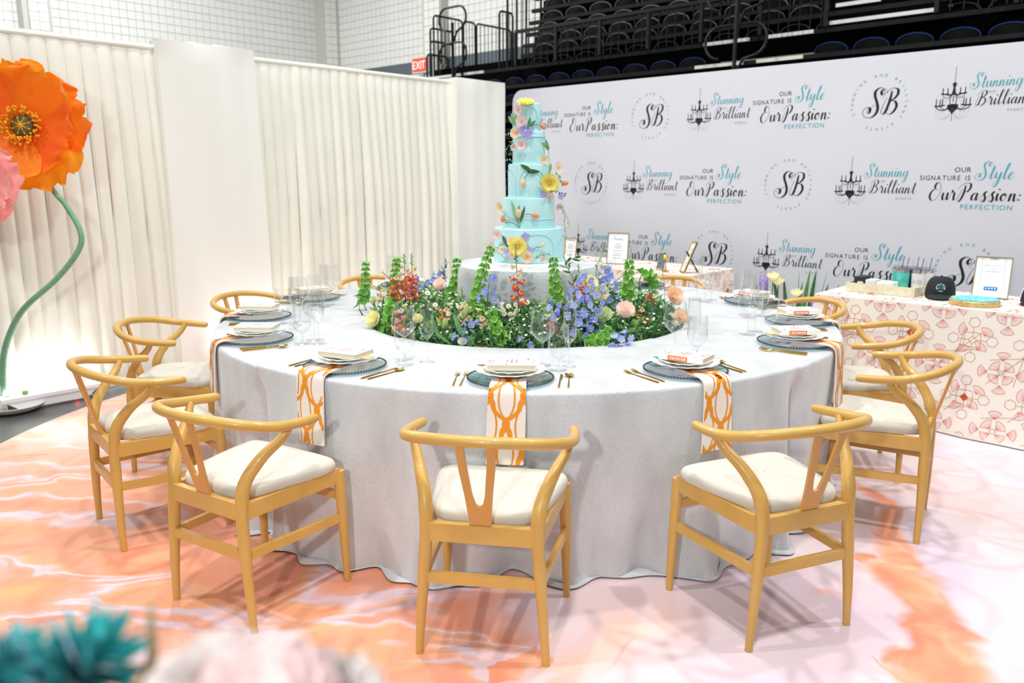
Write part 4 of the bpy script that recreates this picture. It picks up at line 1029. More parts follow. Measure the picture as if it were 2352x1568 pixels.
csprig([(1180, 318), (1168, 335), (1160, 350), (1157, 362)], 12, .016, .005, G_SAGE, .03); csprig([(1183, 325), (1175, 342), (1171, 356)], 10, .016, .005, G_SAGE, .03); csprig([(1180, 300), (1170, 305), (1164, 310)], 8, .014, .005, G_SAGE, .03); csprig([(1181, 370), (1171, 367), (1163, 368)], 6, .014, .006, G_SAGE, .03)
csprig([(1285, 470), (1295, 490), (1297, 515), (1300, 545)], 26, .016, .004, G_MID, .06); csprig([(1290, 475), (1303, 500), (1306, 525)], 20, .015, .004, G_SAGE, .06); csprig([(1278, 395), (1285, 410), (1291, 420)], 10, .02, .008, G_MID, .06); csprig([(1262, 440), (1280, 440), (1300, 447)], 10, .016, .007, G_DARK, .06); csprig([(1228, 594), (1245, 585), (1262, 583)], 18, .02, .006, G_MID, .04); csprig([(1296, 540), (1299, 565), (1298, 585)], 12, .012, .004, G_MID, .06)

# ================================================================== flowers in the ring between the table and the cake
m = MB(); m.lathe([(.44, .0), (.84, 0), (.84, .60), (.44, .60), (.44, 0)], 64)
tag(obj('planter_ring', m, mat('black_planter', srgb(28, 34, 28), .8), None, CT, smooth=False), 'low black planter ring filled with garden flowers inside the round table', 'planter')
def bed_z(r): return .735 + .13 * sin(pi * min(1, max(0, (.90 - r) / .46)) * .55)
def foliage(m, seed, n, mk, L, W, r0=.44, r1=.84, dz=0.0, up=.6):
    rnd = random.Random(seed)
    for i in range(n):
        a = rnd.uniform(-pi, pi) if rnd.random() < .35 else rnd.gauss(-pi / 2, 1.0); r = sqrt(rnd.uniform(r0 * r0, r1 * r1))
        p = Vector((r * cos(a), r * sin(a), bed_z(r) + dz + rnd.uniform(-.11, .015)))
        d = Vector((rnd.gauss(0, .8) + cos(a) * .45, rnd.gauss(0, .8) + sin(a) * .45, up + rnd.uniform(-.5, .6))).normalized(); z = d.orthogonal().normalized(); z = Matrix.Rotation(rnd.uniform(0, 6.3), 3, d) @ z
        M = Matrix((d.cross(z), d, z)).transposed().to_4x4(); M.translation = p; s = rnd.uniform(.6, 1.3); leaf(m, M, L * s, W * s, rnd.uniform(0, .5), .3, 3, mk)
fm = MB()
for k, (sd, n, L_, W_, dz_, up_) in enumerate(((1, 3200, .052, .017, 0.0, .6), (2, 3000, .046, .013, .01, .6), (3, 2000, .036, .012, .025, .6), (4, 1800, .065, .0035, .02, .9))):
    foliage(fm, sd, n, (0, 1, 2, 1)[k], L_, W_, dz=dz_, up=up_)
tag(obj('foliage', fm, [G_DARK, G_MID, G_LIGHT], None, CT, angle=1.2, kind='stuff'), 'mixed dark and light green foliage filling the flower ring', 'foliage')
rnd = random.Random(9); m = MB()
for i in range(520):
    a = rnd.uniform(-pi, pi) if rnd.random() < .3 else rnd.gauss(-pi / 2, 1.15); cl = hsh(int(a * 5), int(i / 9)); r = rnd.uniform(.47, .84); p = Vector((r * cos(a), r * sin(a), bed_z(r) + rnd.uniform(.0, .06)))
    b = MB(); flower(b, .0075, 5, .2, 0, .8, 1, rnd); b.v = b.v
    m.add(b, Matrix.Translation(p) @ align((rnd.gauss(0, .4), -.5 + rnd.gauss(0, .3), 1)))
tag(obj('wax_flowers', m, P_WHITE, None, CT, angle=1.2, kind='stuff'), 'scattered tiny white wax flowers over the foliage ring', 'flowers')

# ---- meshes shared by the stems
def me_bell(s=1):
    m = MB(); fn = lambda a, r, z: (r * (1 + (.10 * cos(5 * a) if r > .011 else 0)), z)
    m.lathe([(.003, 0), (.006, .004), (.010, .011), (.0145, .017), (.0165, .0185), (.0135, .0165), (.009, .010), (.004, .004)], 10, fn=fn); m.cur = 1; m.lathe([(0, .009), (.0032, .006), (0, .002)], 6); return m.mesh('bell', [G_BELL, P_WHITE], angle=1.2)
ME_BELL = me_bell()
def me_delph(mt):
    m = MB(); flower(m, .0165, 5, .45, .05, .95, 1, random.Random(3)); m.cur = 1; m.lathe([(0, .008), (.003, .006), (.003, .002)], 6); m.cur = 0; m.tube([(0, 0, 0), (0, -.003, -.010), (0, -.006, -.017)], [.0045, .003, .001], 5); return m.mesh('floret', [mt, P_WHITE], angle=1.2)
ME_DEL = [me_delph(P_BLUE), me_delph(P_BLUE2)]
def me_snap(c1, c2):
    m = MB(); R = .0165
    for a, k in ((-.5, 0), (.5, 0)): petal(m, Matrix.Rotation(a, 4, 'Z') @ Matrix.Rotation(.9, 4, 'X'), R, R * 1.1, .3, .12, ph=a)
    for a in (-.8, 0, .8): petal(m, Matrix.Rotation(pi + a, 4, 'Z') @ Matrix.Rotation(.15, 4, 'X'), R, R * 1.0, .1, .15, .6, ph=a * 3)
    m.cur = 1; m.lathe([(0, .010), (.006, .008), (.0075, .004), (.005, 0)], 8); m.cur = 2; m.lathe([(.006, .002), (.0075, -.006), (.004, -.014), (0, -.016)], 8); return m.mesh('floret', [c1, P_GY, c2], angle=1.2)
ME_SN = {'red': me_snap(P_RED, P_RED), 'coral': me_snap(P_CORAL, P_CORAL), 'peach': me_snap(P_BLUSH, P_PINK), 'cream': me_snap(P_CREAM, P_GREENC)}
mb_ = MB(); mb_.lathe([(0, .011), (.004, .007), (.0048, .003), (.003, 0)], 7); ME_BUD = mb_.mesh('bud', G_LIGHT)
mb_ = MB(); leaf(mb_, Matrix.Identity(4), .035, .011, .2, .3, 4); ME_LEAF = mb_.mesh('leaf', G_MID, angle=1.2)
mb_ = MB(); leaf(mb_, Matrix.Identity(4), .045, .034, .25, .2, 5); ME_BLEAF = mb_.mesh('leaf', G_LIGHT, angle=1.2)
def stem_thing(name, label, cat, base, top, group, bend=0.0, rstem=.0028, mt=None, z0=.602):
    base, top = Vector(base), Vector(top); d = top - base
    root = base.copy()
    if base.z > z0 + .02:
        k = base - Vector((0, 0, base.z - z0)); c = Vector((CT.x, CT.y, 0)); rr = Vector((k.x - c.x, k.y - c.y, 0)); l = rr.length; rr = rr / l * min(.82, max(.46, l)); root = Vector((c.x + rr.x, c.y + rr.y, z0))
    t = thing(name, label, cat, root, 0, group)
    side = d.cross(Vector((0, 1, 0))); side = side.normalized() if side.length > 1e-4 else Vector((1, 0, 0))
    mid = base + d * .5 + side * bend * d.length
    pts = [Vector((0, 0, 0))] + ([base - root] if (base - root).length > .03 else []) + [mid - root, top - root]
    C = crom(pts, 8); n0 = 8 if len(pts) == 4 else 0; m = MB(); m.tube(C, [rstem * (1.1 - .6 * i / len(C)) for i in range(len(C))], 6); obj('stem', m, mt or G_STEM, t)
    return t, C[n0:]
def along(C, t):
    j = min(len(C) - 2, int(t * (len(C) - 1))); f = t * (len(C) - 1) - j; return C[j].lerp(C[j + 1], f), (C[j + 1] - C[j]).normalized()
def put_child(t, nm, me, p, d, s, roll=0.0):
    o = link(nm, me, t, p, align(d, roll).to_euler()); o.scale = (s, s, s); return o
rf = random.Random(77)
def bells(top, base, Y, n=6, bend=0.0, Y2=None, lab='bells of Ireland spike, lime green', droop=False, s=1.0):
    T, Bp = at_y(*top, Y), at_y(*base, Y2 or Y); t, C = stem_thing('bells_of_ireland', lab, 'flower', Bp, T, 'bells of Ireland in the flower ring', bend)
    n = max(n, int((T - Bp).length / .030))
    for i in range(n):
        f = (i + .5) / n; p, d = along(C, f * .93 + .03); x = d.orthogonal().normalized(); sc = (1.6 - .85 * f) * s
        for k in range(3):
            q = Matrix.Rotation(k * 2 * pi / 3 + i * 1.05, 3, d) @ x; put_child(t, 'bell', ME_BELL, p + q * .006, q + d * .55 + Vector((0, -.25, 0)), sc)
    p, d = along(C, 1.0); x = d.orthogonal().normalized()
    for k in range(3):
        q = Matrix.Rotation(k * 2.1 + top[0], 3, d) @ x; o = link('leaf', ME_BLEAF, t, p, None); zz = (d - q * .2); M = Matrix((q.cross(zz).normalized(), (q + d * .15).normalized(), zz.normalized())).transposed(); o.rotation_euler = M.to_euler()
    return t
def delph(top, base, Y, n=12, lab='blue delphinium spike', Y2=None, wide=1.0, bend=.03):
    T, Bp = at_y(*top, Y), at_y(*base, Y2 or Y); t, C = stem_thing('delphinium', lab, 'flower', Bp, T, 'delphiniums in the flower ring', bend)
    for i in range(n):
        f = (i + .5) / n; p, d = along(C, f); x = d.orthogonal().normalized(); q = Matrix.Rotation(i * 2.4, 3, d) @ x; q = (q + Vector((0, -.5, 0))).normalized()
        put_child(t, 'floret', ME_DEL[i % 3 == 0], p + q * (.036 * wide * (1.2 - .7 * f)), q + d * .1, rf.uniform(.95, 1.25) * (1.25 - .4 * f), rf.uniform(0, 6))
    for i in range(4): p, d = along(C, .9 + .033 * i); put_child(t, 'bud', ME_BUD, p, d + Vector((rf.uniform(-1, 1), -.3, 0)), .8)
    return t
def snap(top, base, Y, col, lab, n=9, Y2=None, tip=.3, bend=0.0):
    T, Bp = at_y(*top, Y), at_y(*base, Y2 or Y); t, C = stem_thing('snapdragon', lab, 'flower', Bp, T, 'snapdragons in the flower ring', bend)
    for i in range(n):
        f = (i + .3) / n * (1 - tip) ; p, d = along(C, f); x = d.orthogonal().normalized(); q = Matrix.Rotation(i * 2.4, 3, d) @ x; q = (q + Vector((0, -.55, 0))).normalized(); c = col if f < (1 - tip) * .72 or col == 'cream' else ('peach' if f < (1 - tip) * .88 else 'cream')
        put_child(t, 'floret', ME_SN[c], p + q * .020, q + Vector((0, 0, .25)), 1.35 - .55 * f, 0)
    for i in range(9): f = 1 - tip + tip * (i + .5) / 9; p, d = along(C, f); x = d.orthogonal().normalized(); q = Matrix.Rotation(i * 2.4, 3, d) @ x; put_child(t, 'bud', ME_BUD, p + q * .003, q + d, 1.0 - .5 * i / 9)
    return t
BL = lambda s: 'lime green bells of Ireland spike ' + s
bells((840, 602), (838, 705), 4.55, lab=BL('leaning over the drape side of the table')); bells((912, 592), (890, 765), 4.05, lab=BL('beside the tallest red snapdragons')); bells((1050, 594), (1030, 700), 4.25, bend=-.05, lab=BL('touching the drape side of the cake tablecloth')); bells((1129, 565), (1092, 735), 3.78, bend=.05, lab=BL('leaning in front of the cake base')); bells((1270, 592), (1278, 705), 3.86, lab=BL('standing before the cake tablecloth, under the cake')); bells((1446, 597), (1440, 720), 4.12, lab=BL('tallest on the backdrop side of the ring'), s=1.15)
bells((1497, 672), (1470, 640), 4.25, bend=.5, lab=BL('hooked over with a drooping tip')); bells((1402, 756), (1345, 800), 3.58, bend=-.1, lab=BL('lying low on the table edge by the blue flowers'), s=1.25); bells((1128, 715), (1150, 795), 3.62, lab=BL('low and pale among the daisies'), s=1.15); bells((1255, 700), (1238, 760), 3.75, n=4, lab=BL('short one beside the daisies')); bells((880, 770), (905, 700), 3.95, lab=BL('trailing over the table edge'))
delph((1345, 632), (1352, 795), 3.66, 26, 'big pale blue delphinium spike, the fullest in the ring', wide=1.5); delph((1320, 660), (1330, 790), 3.62, 18, 'blue delphinium beside the fullest pale blue one', wide=1.3); delph((1378, 655), (1362, 760), 3.75, 16, 'blue delphinium behind the cream-yellow blooms', wide=1.2); delph((1275, 690), (1258, 790), 3.66, 12, 'blue delphinium under the short bells of Ireland'); delph((1127, 632), (1120, 705), 3.72, 9, 'pale blue delphinium against the cake tablecloth'); delph((1390, 612), (1395, 660), 4.2, 10, 'blue delphinium by the cake table edge on the backdrop side'); delph((1085, 735), (1060, 790), 3.64, 9, 'short blue delphinium below the coral snapdragons'); delph((950, 640), (965, 680), 4.35, 9, 'blue delphinium behind the red snapdragons'); delph((1010, 622), (1000, 665), 4.5, 9, 'blue delphinium by the cake table edge on the drape side'); delph((1450, 770), (1395, 798), 3.57, 11, 'blue delphinium lying along the table edge'); delph((1215, 780), (1200, 798), 3.56, 3, 'few blue delphinium florets drooping over the table edge'); delph((1410, 660), (1402, 720), 4.0, 8, 'deep blue delphinium behind the cream roses')
SN = lambda s: s
snap((928, 583), (932, 690), 4.1, 'coral', SN('tall coral snapdragon at the drape end of the ring'), 12, tip=.25); snap((945, 582), (948, 685), 4.15, 'red', SN('tall red snapdragon beside the coral one'), 11); snap((912, 612), (905, 690), 4.0, 'red', SN('red snapdragon between two lime green spikes'), 9, tip=.15); snap((922, 690), (915, 765), 3.82, 'coral', SN('short coral snapdragon over the drape side edge'), 9, tip=.12); snap((1028, 680), (1015, 760), 3.78, 'coral', SN('orange-coral snapdragon in the middle of the drape side'), 9, tip=.2); snap((1060, 660), (1072, 750), 3.72, 'peach', SN('peach snapdragon with green tip beside the lily buds'), 8, tip=.35); snap((1108, 700), (1118, 760), 3.66, 'peach', SN('peach and coral snapdragon above the pale bells'), 7, tip=.1); snap((1184, 560), (1190, 700), 3.70, 'red', SN('tallest red snapdragon, straight in front of the cake'), 10, tip=.32); snap((1328, 606), (1335, 690), 3.78, 'red', SN('red snapdragon above the blue delphiniums'), 9, tip=.4); snap((1268, 715), (1265, 770), 3.64, 'coral', SN('coral snapdragon seen through the wine glass'), 7, tip=.15); snap((1480, 700), (1470, 745), 3.95, 'red', SN('small red snapdragon on the backdrop side'), 5, tip=.1); snap((1500, 660), (1490, 705), 4.3, 'coral', SN('coral snapdragon near the hooked bells'), 6, tip=.1); snap((870, 655), (880, 700), 4.5, 'peach', SN('peach snapdragon beside the leaning bells'), 6, tip=.2)
# the long leafy stem of the front snapdragon
def me_rose(c):
    m = MB()
    for l, (n, R, cup) in enumerate(((3, .42, 2.0), (4, .66, 1.25), (5, .88, .75), (6, 1.0, .38))):
        for i in range(n): petal(m, Matrix.Rotation(2 * pi * i / n + l * .7, 4, 'Z'), R, R * 1.15, cup, .04, .5, ph=i + l)
    return m.mesh('bloom', [c], angle=1.2)
ME_ROSE = {k: me_rose(v) for k, v in (('blush', P_BLUSH), ('cream', P_CREAM), ('green', P_GREENC), ('white', P_WHITE), ('peach', P_PEACH))}
def rose(px, py, Y, R, col, lab, d=(0, -.75, .65), name='garden_rose'):
    P = at_y(px, py, Y); t, C = stem_thing(name, lab, 'flower', P - Vector((0, -.02, .06)), P, 'roses in the flower ring'); p = C[-1]
    put_child(t, 'bloom', ME_ROSE[col], p, d, R)
    for k in range(3): o = put_child(t, 'leaf', ME_LEAF, p - Vector((0, 0, .03)), (cos(k * 2.1), -.4 + sin(k * 2.1), .2), 1.2)
rose(1436, 714, 3.82, .046, 'blush', 'blush pink rose on the backdrop side of the ring'); rose(1545, 682, 4.3, .055, 'peach', 'large peach rose leaning over the table on the backdrop side', (.4, -.6, .4)); rose(1388, 726, 3.74, .042, 'green', 'greenish cream rose beside the blush one', (-.2, -.6, .7)); rose(1353, 654, 3.85, .045, 'cream', 'pale yellow rose above the blue delphiniums'); rose(1378, 672, 3.83, .040, 'cream', 'pale yellow bloom drooping behind the blue delphiniums', (.4, -.8, .1)); rose(1562, 728, 4.0, .04, 'peach', 'peach rose seen through the wine glasses', (.2, -.7, .5)); rose(862, 735, 4.0, .045, 'cream', 'cream bloom lying on the drape side table edge', (-.5, -.6, .4)); rose(960, 733, 3.85, .026, 'cream', 'small cream bloom behind the first flute'); rose(988, 748, 3.8, .024, 'green', 'small green cream bloom behind the glasses'); rose(1540, 742, 4.05, .05, 'white', 'white frilled bloom resting on the table edge', (.3, -.6, .6)); rose(1062, 785, 3.6, .022, 'white', 'small white bloom on the table edge under the lily buds'); rose(1010, 655, 4.2, .035, 'blush', 'pale blush bloom behind the coral snapdragons'); rose(1515, 790, 3.75, .02, 'white', 'tiny white bloom over the edge of the cloth seam'); rose(858, 690, 4.35, .022, 'green', 'small green-white bloom on the drape side')
def lily(px0, py0, px1, py1, Y, lab):
    a, b = at_y(px0, py0, Y), at_y(px1, py1, Y); t, C = stem_thing('lily_bud', lab, 'flower', a - Vector((0, 0, .05)), a, 'lily buds in the flower ring'); p = C[-1]; L = (b - a).length; m = MB(); bl_tulip(L)(m)
    d = (b - a).normalized(); z = Vector((0, -1, .2)); z = (z - d * z.dot(d)).normalized(); M = Matrix((d.cross(z), d, z)).transposed().to_4x4() @ Matrix.Diagonal((.62, 1, .62, 1)); M.translation = p; obj('bud', MB().add(m, M), pmat('lily_green', (206, 224, 150), (180, 206, 120)), t, angle=1.2)
    for k in (-1, 1): m = MB(); MM = Matrix.Translation(p - Vector((0, 0, .03))) @ Matrix.Rotation(k * .5, 4, 'Y') @ Matrix.Rotation(1.2, 4, 'X'); leaf(m, MM, .10, .018, .2, .3, 6); obj('leaf', m, G_DARK, t, angle=1.2)
lily(1020, 762, 1024, 730, 3.72, 'pale green lily bud standing upright by the glasses'); lily(1062, 732, 1074, 703, 3.70, 'pale green lily bud leaning beside the coral snapdragon'); lily(1050, 745, 1056, 722, 3.72, 'smaller green lily bud between the other two')
md = MB(); flower(md, .013, 12, .02, 0, .45, 1, random.Random(2)); md.cur = 1; md.lathe([(0, .005), (.004, .004), (.005, 0)], 8); ME_DAISY = md.mesh('bloom', [P_WHITE, P_GY], angle=1.2)
for k, (px, py) in enumerate(((1158, 720), (1172, 721), (1180, 724), (1192, 726), (1155, 712), (1200, 690), (1211, 694), (1168, 703), (1150, 700), (1205, 733), (1188, 712), (1140, 735), (1185, 700), (1034, 752), (1040, 735), (1000, 700), (982, 672), (1030, 720))):
    P = at_y(px, py, 3.72 + .02 * (k % 4)); t, C = stem_thing('daisy', 'small white daisy with yellow eye in front of the cake tablecloth', 'flower', P - Vector((0, 0, .05)), P, 'daisies in the flower ring', 0, .001); put_child(t, 'bloom', ME_DAISY, C[-1], (rf.uniform(-.4, .4), -.8, .5), 1)
t, C = stem_thing('green_dianthus', 'fuzzy round green dianthus ball at the table edge', 'flower', at_y(1100, 790, 3.6), at_y(1098, 778, 3.6), None); m = MB(); rr = random.Random(6)
for k in range(420):
    d = Vector((rr.gauss(0, 1), rr.gauss(0, 1), rr.gauss(0, 1))).normalized(); M = align(d) @ Matrix.Rotation(pi / 2, 4, 'X'); M.translation = C[-1] + d * .018; leaf(m, M, .012, .003, 0, .2, 2)
obj('bloom', m, G_DARK, t, angle=1.2)
def twig(label, pts, Y, n, L, W, mt, name='leafy_twig'):
    P = [at_y(x, y, Y) for x, y in pts]; t = thing(name, label, 'twig', (CT.x + (P[0].x - CT.x) * .8, P[0].y if P[0].y < CT.y else P[0].y, .602), 0, 'twigs in the flower ring'); r0 = t.location.copy()
    c = Vector((CT.x, CT.y)); v = Vector((r0.x - c.x, r0.y - c.y)); l = v.length; v = v / max(l, .01) * min(.8, max(.48, l)); t.location = (c.x + v.x, c.y + v.y, .602)
    m = MB(); sprig(m, [p - t.location for p in P], n, L, W, 0, .0014, rnd=rf); m.cur = 0; m.tube([(0, 0, 0), P[0] - t.location], .0014, 4); obj('leaves', m, mt, t, angle=1.2)
twig('dark glossy twig before the cake tablecloth, reaching past the cake base', [(1318, 690), (1316, 640), (1300, 605), (1330, 588)], 3.86, 26, .05, .014, G_DARK); twig('feathery pale green twig beside the framed sign', [(1370, 640), (1372, 610), (1382, 585), (1390, 566)], 4.1, 16, .03, .012, G_SAGE); twig('wax flower twig rising before the phone-shaped sign', [(1528, 715), (1526, 660), (1520, 610), (1524, 580)], 4.2, 26, .016, .005, G_SAGE); twig('long drooping eucalyptus leaves over the drape side of the table', [(848, 690), (835, 672), (828, 690), (824, 712)], 4.4, 8, .07, .014, G_DARK); twig('broad glossy leaves on the backdrop side edge', [(1470, 725), (1500, 715), (1530, 722)], 3.95, 10, .06, .03, G_DARK); twig('slim twig with buds behind the lime green spike', [(905, 660), (893, 640), (882, 628), (878, 622)], 4.3, 6, .02, .008, G_MID); twig('fine grassy twig on the backdrop side', [(1400, 660), (1420, 640), (1450, 622)], 4.3, 14, .04, .004, G_MID); twig('light leafy twig left of the cake table edge', [(1020, 650), (1020, 620), (1026, 600)], 4.5, 12, .03, .012, G_DARK)
for (px, py, px2, py2, Y, L, W) in ((1062, 772, 1050, 742, 3.60, .11, .022), (1035, 790, 1010, 770, 3.58, .09, .016), (1010, 780, 995, 740, 3.66, .12, .02), (1080, 795, 1085, 772, 3.58, .06, .03), (1350, 790, 1330, 760, 3.58, .08, .02)):
    a, b = at_y(px, py, Y), at_y(px2, py2, Y); t, C = stem_thing('blade_leaf', 'long green blade leaf curling at the front edge of the flower ring', 'leaf', a - Vector((0, -.01, .08)), a, 'blade leaves in the flower ring'); d = (b - a).normalized(); z = Vector((0, -1, .3)); z = (z - d * z.dot(d)).normalized(); M = Matrix((d.cross(z), d, z)).transposed().to_4x4(); M.translation = C[-1]; m = MB(); leaf(m, M, L, W, .5, .3, 8); obj('blade', m, G_MID, t, angle=1.2)
# ================================================================== patterned merchandise tables in front of the backdrop
M_FAN = mat('fan_print_cotton', srgb(246, 240, 230), .8, bump=.08, bscale=400); M_FLINE = mat('print_brown', srgb(190, 130, 92), .8); M_FPINK = mat('print_pink', srgb(240, 150, 146), .8); M_FRED = mat('print_rust', srgb(200, 84, 30), .8, var=.2, scale=90); M_FPALE = mat('print_pale_pink', srgb(250, 226, 220), .8)
def fan_pattern(x0, x1, y0, y1, T=.34, S=None):
    """flat print in the (x, y) plane, clipped to the rectangle, placed by S(x, y)"""
    m = MB()
    def clip(p): return p[0] >= x0 and p[0] <= x1 and p[1] >= y0 and p[1] <= y1
    def lin(a, b, w, k):
        a, b = Vector((a[0], a[1])), Vector((b[0], b[1]))
        if not (clip(a) and clip(b)): return
        d = (b - a); L = d.length
        if L < 1e-5: return
        d /= L; n = Vector((-d.y, d.x)) * w / 2; m.cur = k
        m.face(*[m.vert(S(q.x, q.y, .0016)) for q in (a - n, b - n, b + n, a + n)])
    def tri(pts, k, off=.0012):
        if all(clip(p) for p in pts): m.cur = k; m.face(*[m.vert(S(p[0], p[1], off)) for p in pts])
    def fan(ax, ay, dr, R, sp, n=9):
        pts = [(ax + R * cos(dr + sp * (i / (n - 1) - .5)), ay + R * sin(dr + sp * (i / (n - 1) - .5))) for i in range(n)]
        for p in pts: lin((ax, ay), p, .0016, 0 if n > 20 else 1)
        for p, q in zip(pts[:-1], pts[1:]): lin(p, q, .0024, 0)
        lin((ax, ay), pts[0], .0022, 0); lin((ax, ay), pts[-1], .0022, 0)
        for fr, k, o in ((.55, 3, .0008), (.24, 1, .0011)):
            for i in range(0, n - 1, 1):
                a, b = pts[i], pts[i + 1]; tri([(ax, ay), (ax + (a[0] - ax) * fr, ay + (a[1] - ay) * fr), (ax + (b[0] - ax) * fr, ay + (b[1] - ay) * fr)], k, o)
    nx = int((x1 - x0) / T) + 2; ny = int((y1 - y0) / T) + 2; u = T
    def ring(cx, cy, e, n, ph, k=0):
        P = [(cx + e * cos(ph + 2 * pi * i / n), cy + e * sin(ph + 2 * pi * i / n)) for i in range(n)]
        for p, q in zip(P, P[1:] + P[:1]): lin(p, q, .0024, k)
        return P
    for i in range(-1, nx):
        for j in range(-1, ny):
            cx, cy = x0 + i * T + .10, y0 + j * T + .06
            for a in range(4):       # four quarter fans in a square
                an = pi / 4 + a * pi / 2; fan(cx + .055 * u * cos(an), cy + .055 * u * sin(an), an, .15 * u, pi / 2, 7)
                an = a * pi / 2; fan(cx + .205 * u * cos(an), cy + .205 * u * sin(an), an, .15 * u, 1.5, 8)
            ring(cx, cy, .05 * u, 4, 0)
            rx, ry = cx + .5 * u, cy + .5 * u
            e = .068 * u
            if (i + j) % 2 == 0: tri([(rx - e, ry), (rx, ry - e), (rx + e, ry), (rx, ry + e)], 2)
            ring(rx, ry, e, 4, 0)
            for a in range(4):
                an = a * pi / 2; t0 = (rx + e * cos(an), ry + e * sin(an)); t1 = (rx + .13 * u * cos(an), ry + .13 * u * sin(an)); lin(t0, t1, .0024, 0)
                fan(rx + .19 * u * cos(an + .5), ry + .19 * u * sin(an + .5), an + 1.0 + .5 * a, .14 * u, 1.9, 8)
                ring(rx + .30 * u * cos(an), ry + .30 * u * sin(an), .09 * u, 6, .3 * a)
                lin(t1, (rx + .22 * u * cos(an), ry + .22 * u * sin(an)), .0024, 0); lin(t1, (rx + .17 * u * cos(an + .8), ry + .17 * u * sin(an + .8)), .0024, 0); lin((rx + .17 * u * cos(an + .8), ry + .17 * u * sin(an + .8)), (rx + .13 * u * cos(an + pi / 2), ry + .13 * u * sin(an + pi / 2)), .0024, 0)
                lin((cx + .28 * u * cos(an + .8), cy + .28 * u * sin(an + .8)), (rx + .2 * u * cos(an + .8 + pi), ry + .2 * u * sin(an + .8 + pi)), .0024, 0)
    return m
def fan_table(label, tlabel, s0, s1, q0, q1, seed):
    H = .76; root = thing('patterned_tablecloth', label, 'tablecloth', (0, 0, 0), YAW)
    rnd = random.Random(seed); p1, p2 = rnd.uniform(0, 6), rnd.uniform(0, 6)
    def front(x, z, off=0.0):      # x along the table, z height
        t = 1 - z / H; return (x, q0 - .004 - .075 * t - .016 * sin(x * 7 + p1) * t - .006 * sin(x * 19 + p2) * t - off, max(z, .008))
    def left(y, z, off=0.0):
        t = 1 - z / H; return (s0 - .004 - .06 * t - .014 * sin(y * 9 + p2) * t - off, y - .07 * t * (1 - (y - q0) / (q1 - q0)), max(z, .008))
    def right(y, z, off=0.0):
        t = 1 - z / H; return (s1 + .004 + .06 * t + .014 * sin(y * 9 + p2) * t + off, y - .07 * t * (1 - (y - q0) / (q1 - q0)), max(z, .008))
    m = MB()
    m.grid(lambda u, v: front(s0 + (s1 - s0) * u, H * (1 - v)), 60, 14)
    m.grid(lambda u, v: left(q1 + (q0 - q1) * u, H * (1 - v)), 16, 14); m.grid(lambda u, v: right(q0 + (q1 - q0) * u, H * (1 - v)), 16, 14)
    m.grid(lambda u, v: (s0 - .004 + (s1 - s0 + .008) * u, q1 + (q0 - .004 - q1) * v, H), 8, 4)
    obj('cloth', m, M_FAN, root, angle=.9)
    # skirt corner
    m = MB(); m.grid(lambda u, v: tuple(Vector(left(q0, H * (1 - v))).lerp(Vector(front(s0, H * (1 - v))), u)), 3, 14); obj('cloth_corner', m, M_FAN, root, angle=1.2)
    pals = [M_FLINE, M_FPINK, M_FRED, M_FPALE]
    obj('front_print', fan_pattern(s0, s1, .015, H, .34, front), pals, root, smooth=False)
    obj('top_print', fan_pattern(s0, s1, q0, q1, .34, lambda x, y, o: (x, y, H + o)), pals, root, smooth=False)
    obj('side_print', fan_pattern(q0, q1, .015, H, .34, left), pals, root, smooth=False); obj('side_print', fan_pattern(q0, q1, .015, H, .34, right), pals, root, smooth=False)
    t = thing('folding_table', tlabel, 'table', (0, 0, 0), YAW); m = MB(); m.box(((s0 + s1) / 2, (q0 + q1) / 2, H - .018), (s1 - s0 - .02, q1 - q0 - .02, .03)); obj('tabletop', m, MATS['plywood'], t, smooth=False)
    for x in (s0 + .15, s1 - .15):
        for y in (q0 + .1, q1 - .1): m = MB(); m.tube([(x, y, 0), (x, y, H - .033)], .016, 8); obj('leg', m, M_BLK, t)
fan_table('cream tablecloth printed with rust diamonds and pink fans, under the merchandise', 'folding table under the fan-patterned cloth with caps and tumblers', -2.06, .30, 5.20, 5.96, 3)
fan_table('cream fan-printed tablecloth behind the flower ring, under the framed signs', 'folding table under the fan-patterned cloth behind the flowers', -5.2, -3.17, 5.48, 6.2, 8)
HZ = .7625
def hput(s, q, z=HZ): return HF(s, q, z)
# tray with boxes and tumblers
M_SHELL = mat('shell_inlay', srgb(232, 228, 206), .45, col2=srgb(214, 208, 176), scale=40)
tr = thing('serving_tray', 'pale inlaid tray holding tumblers and small boxes', 'tray', hput(-1.74, 5.60), YAW - .03)
m = MB(); m.box((0, 0, .005), (.44, .30, .010)); obj('tray_floor', m, M_SHELL, tr, smooth=False)
for c, d in (((0, -.146, .034), (.44, .010, .05)), ((0, .146, .034), (.44, .010, .05)), ((-.216, 0, .034), (.010, .30, .05)), ((.216, 0, .034), (.010, .30, .05))): m = MB(); m.box(c, d); obj('tray_side', m, M_SHELL, tr, smooth=False)
m = MB(); m.box((-.2215, 0, .040), (.002, .09, .022)); obj('handle_slot', m, M_BLKP, tr, smooth=False)
TRM = Matrix.Translation(tr.location) @ Matrix.Rotation(YAW - .03, 4, 'Z')
tz = lambda x, y, z=.0105: TRM @ Vector((x, y, z))
M_BOXB = mat('black_card', srgb(44, 46, 52), .6); M_BOXW = mat('white_card', srgb(244, 244, 246), .6)
for k in range(9):
    m = MB(); m.box((0, 0, .0425), (.062, .0135, .085)); o = obj('card_box', m, M_BOXB, None, tz(-.155, -.09 + .0155 * k), YAW - .03, smooth=False); tag(o, 'slim black box in the row at the end of the inlaid tray', 'box', 'slim black boxes in the tray')
    if k == 0: m = MB(); m.box((.012, -.0072, .035), (.036, .001, .042)); obj('label', m, M_BOXW, o, smooth=False)
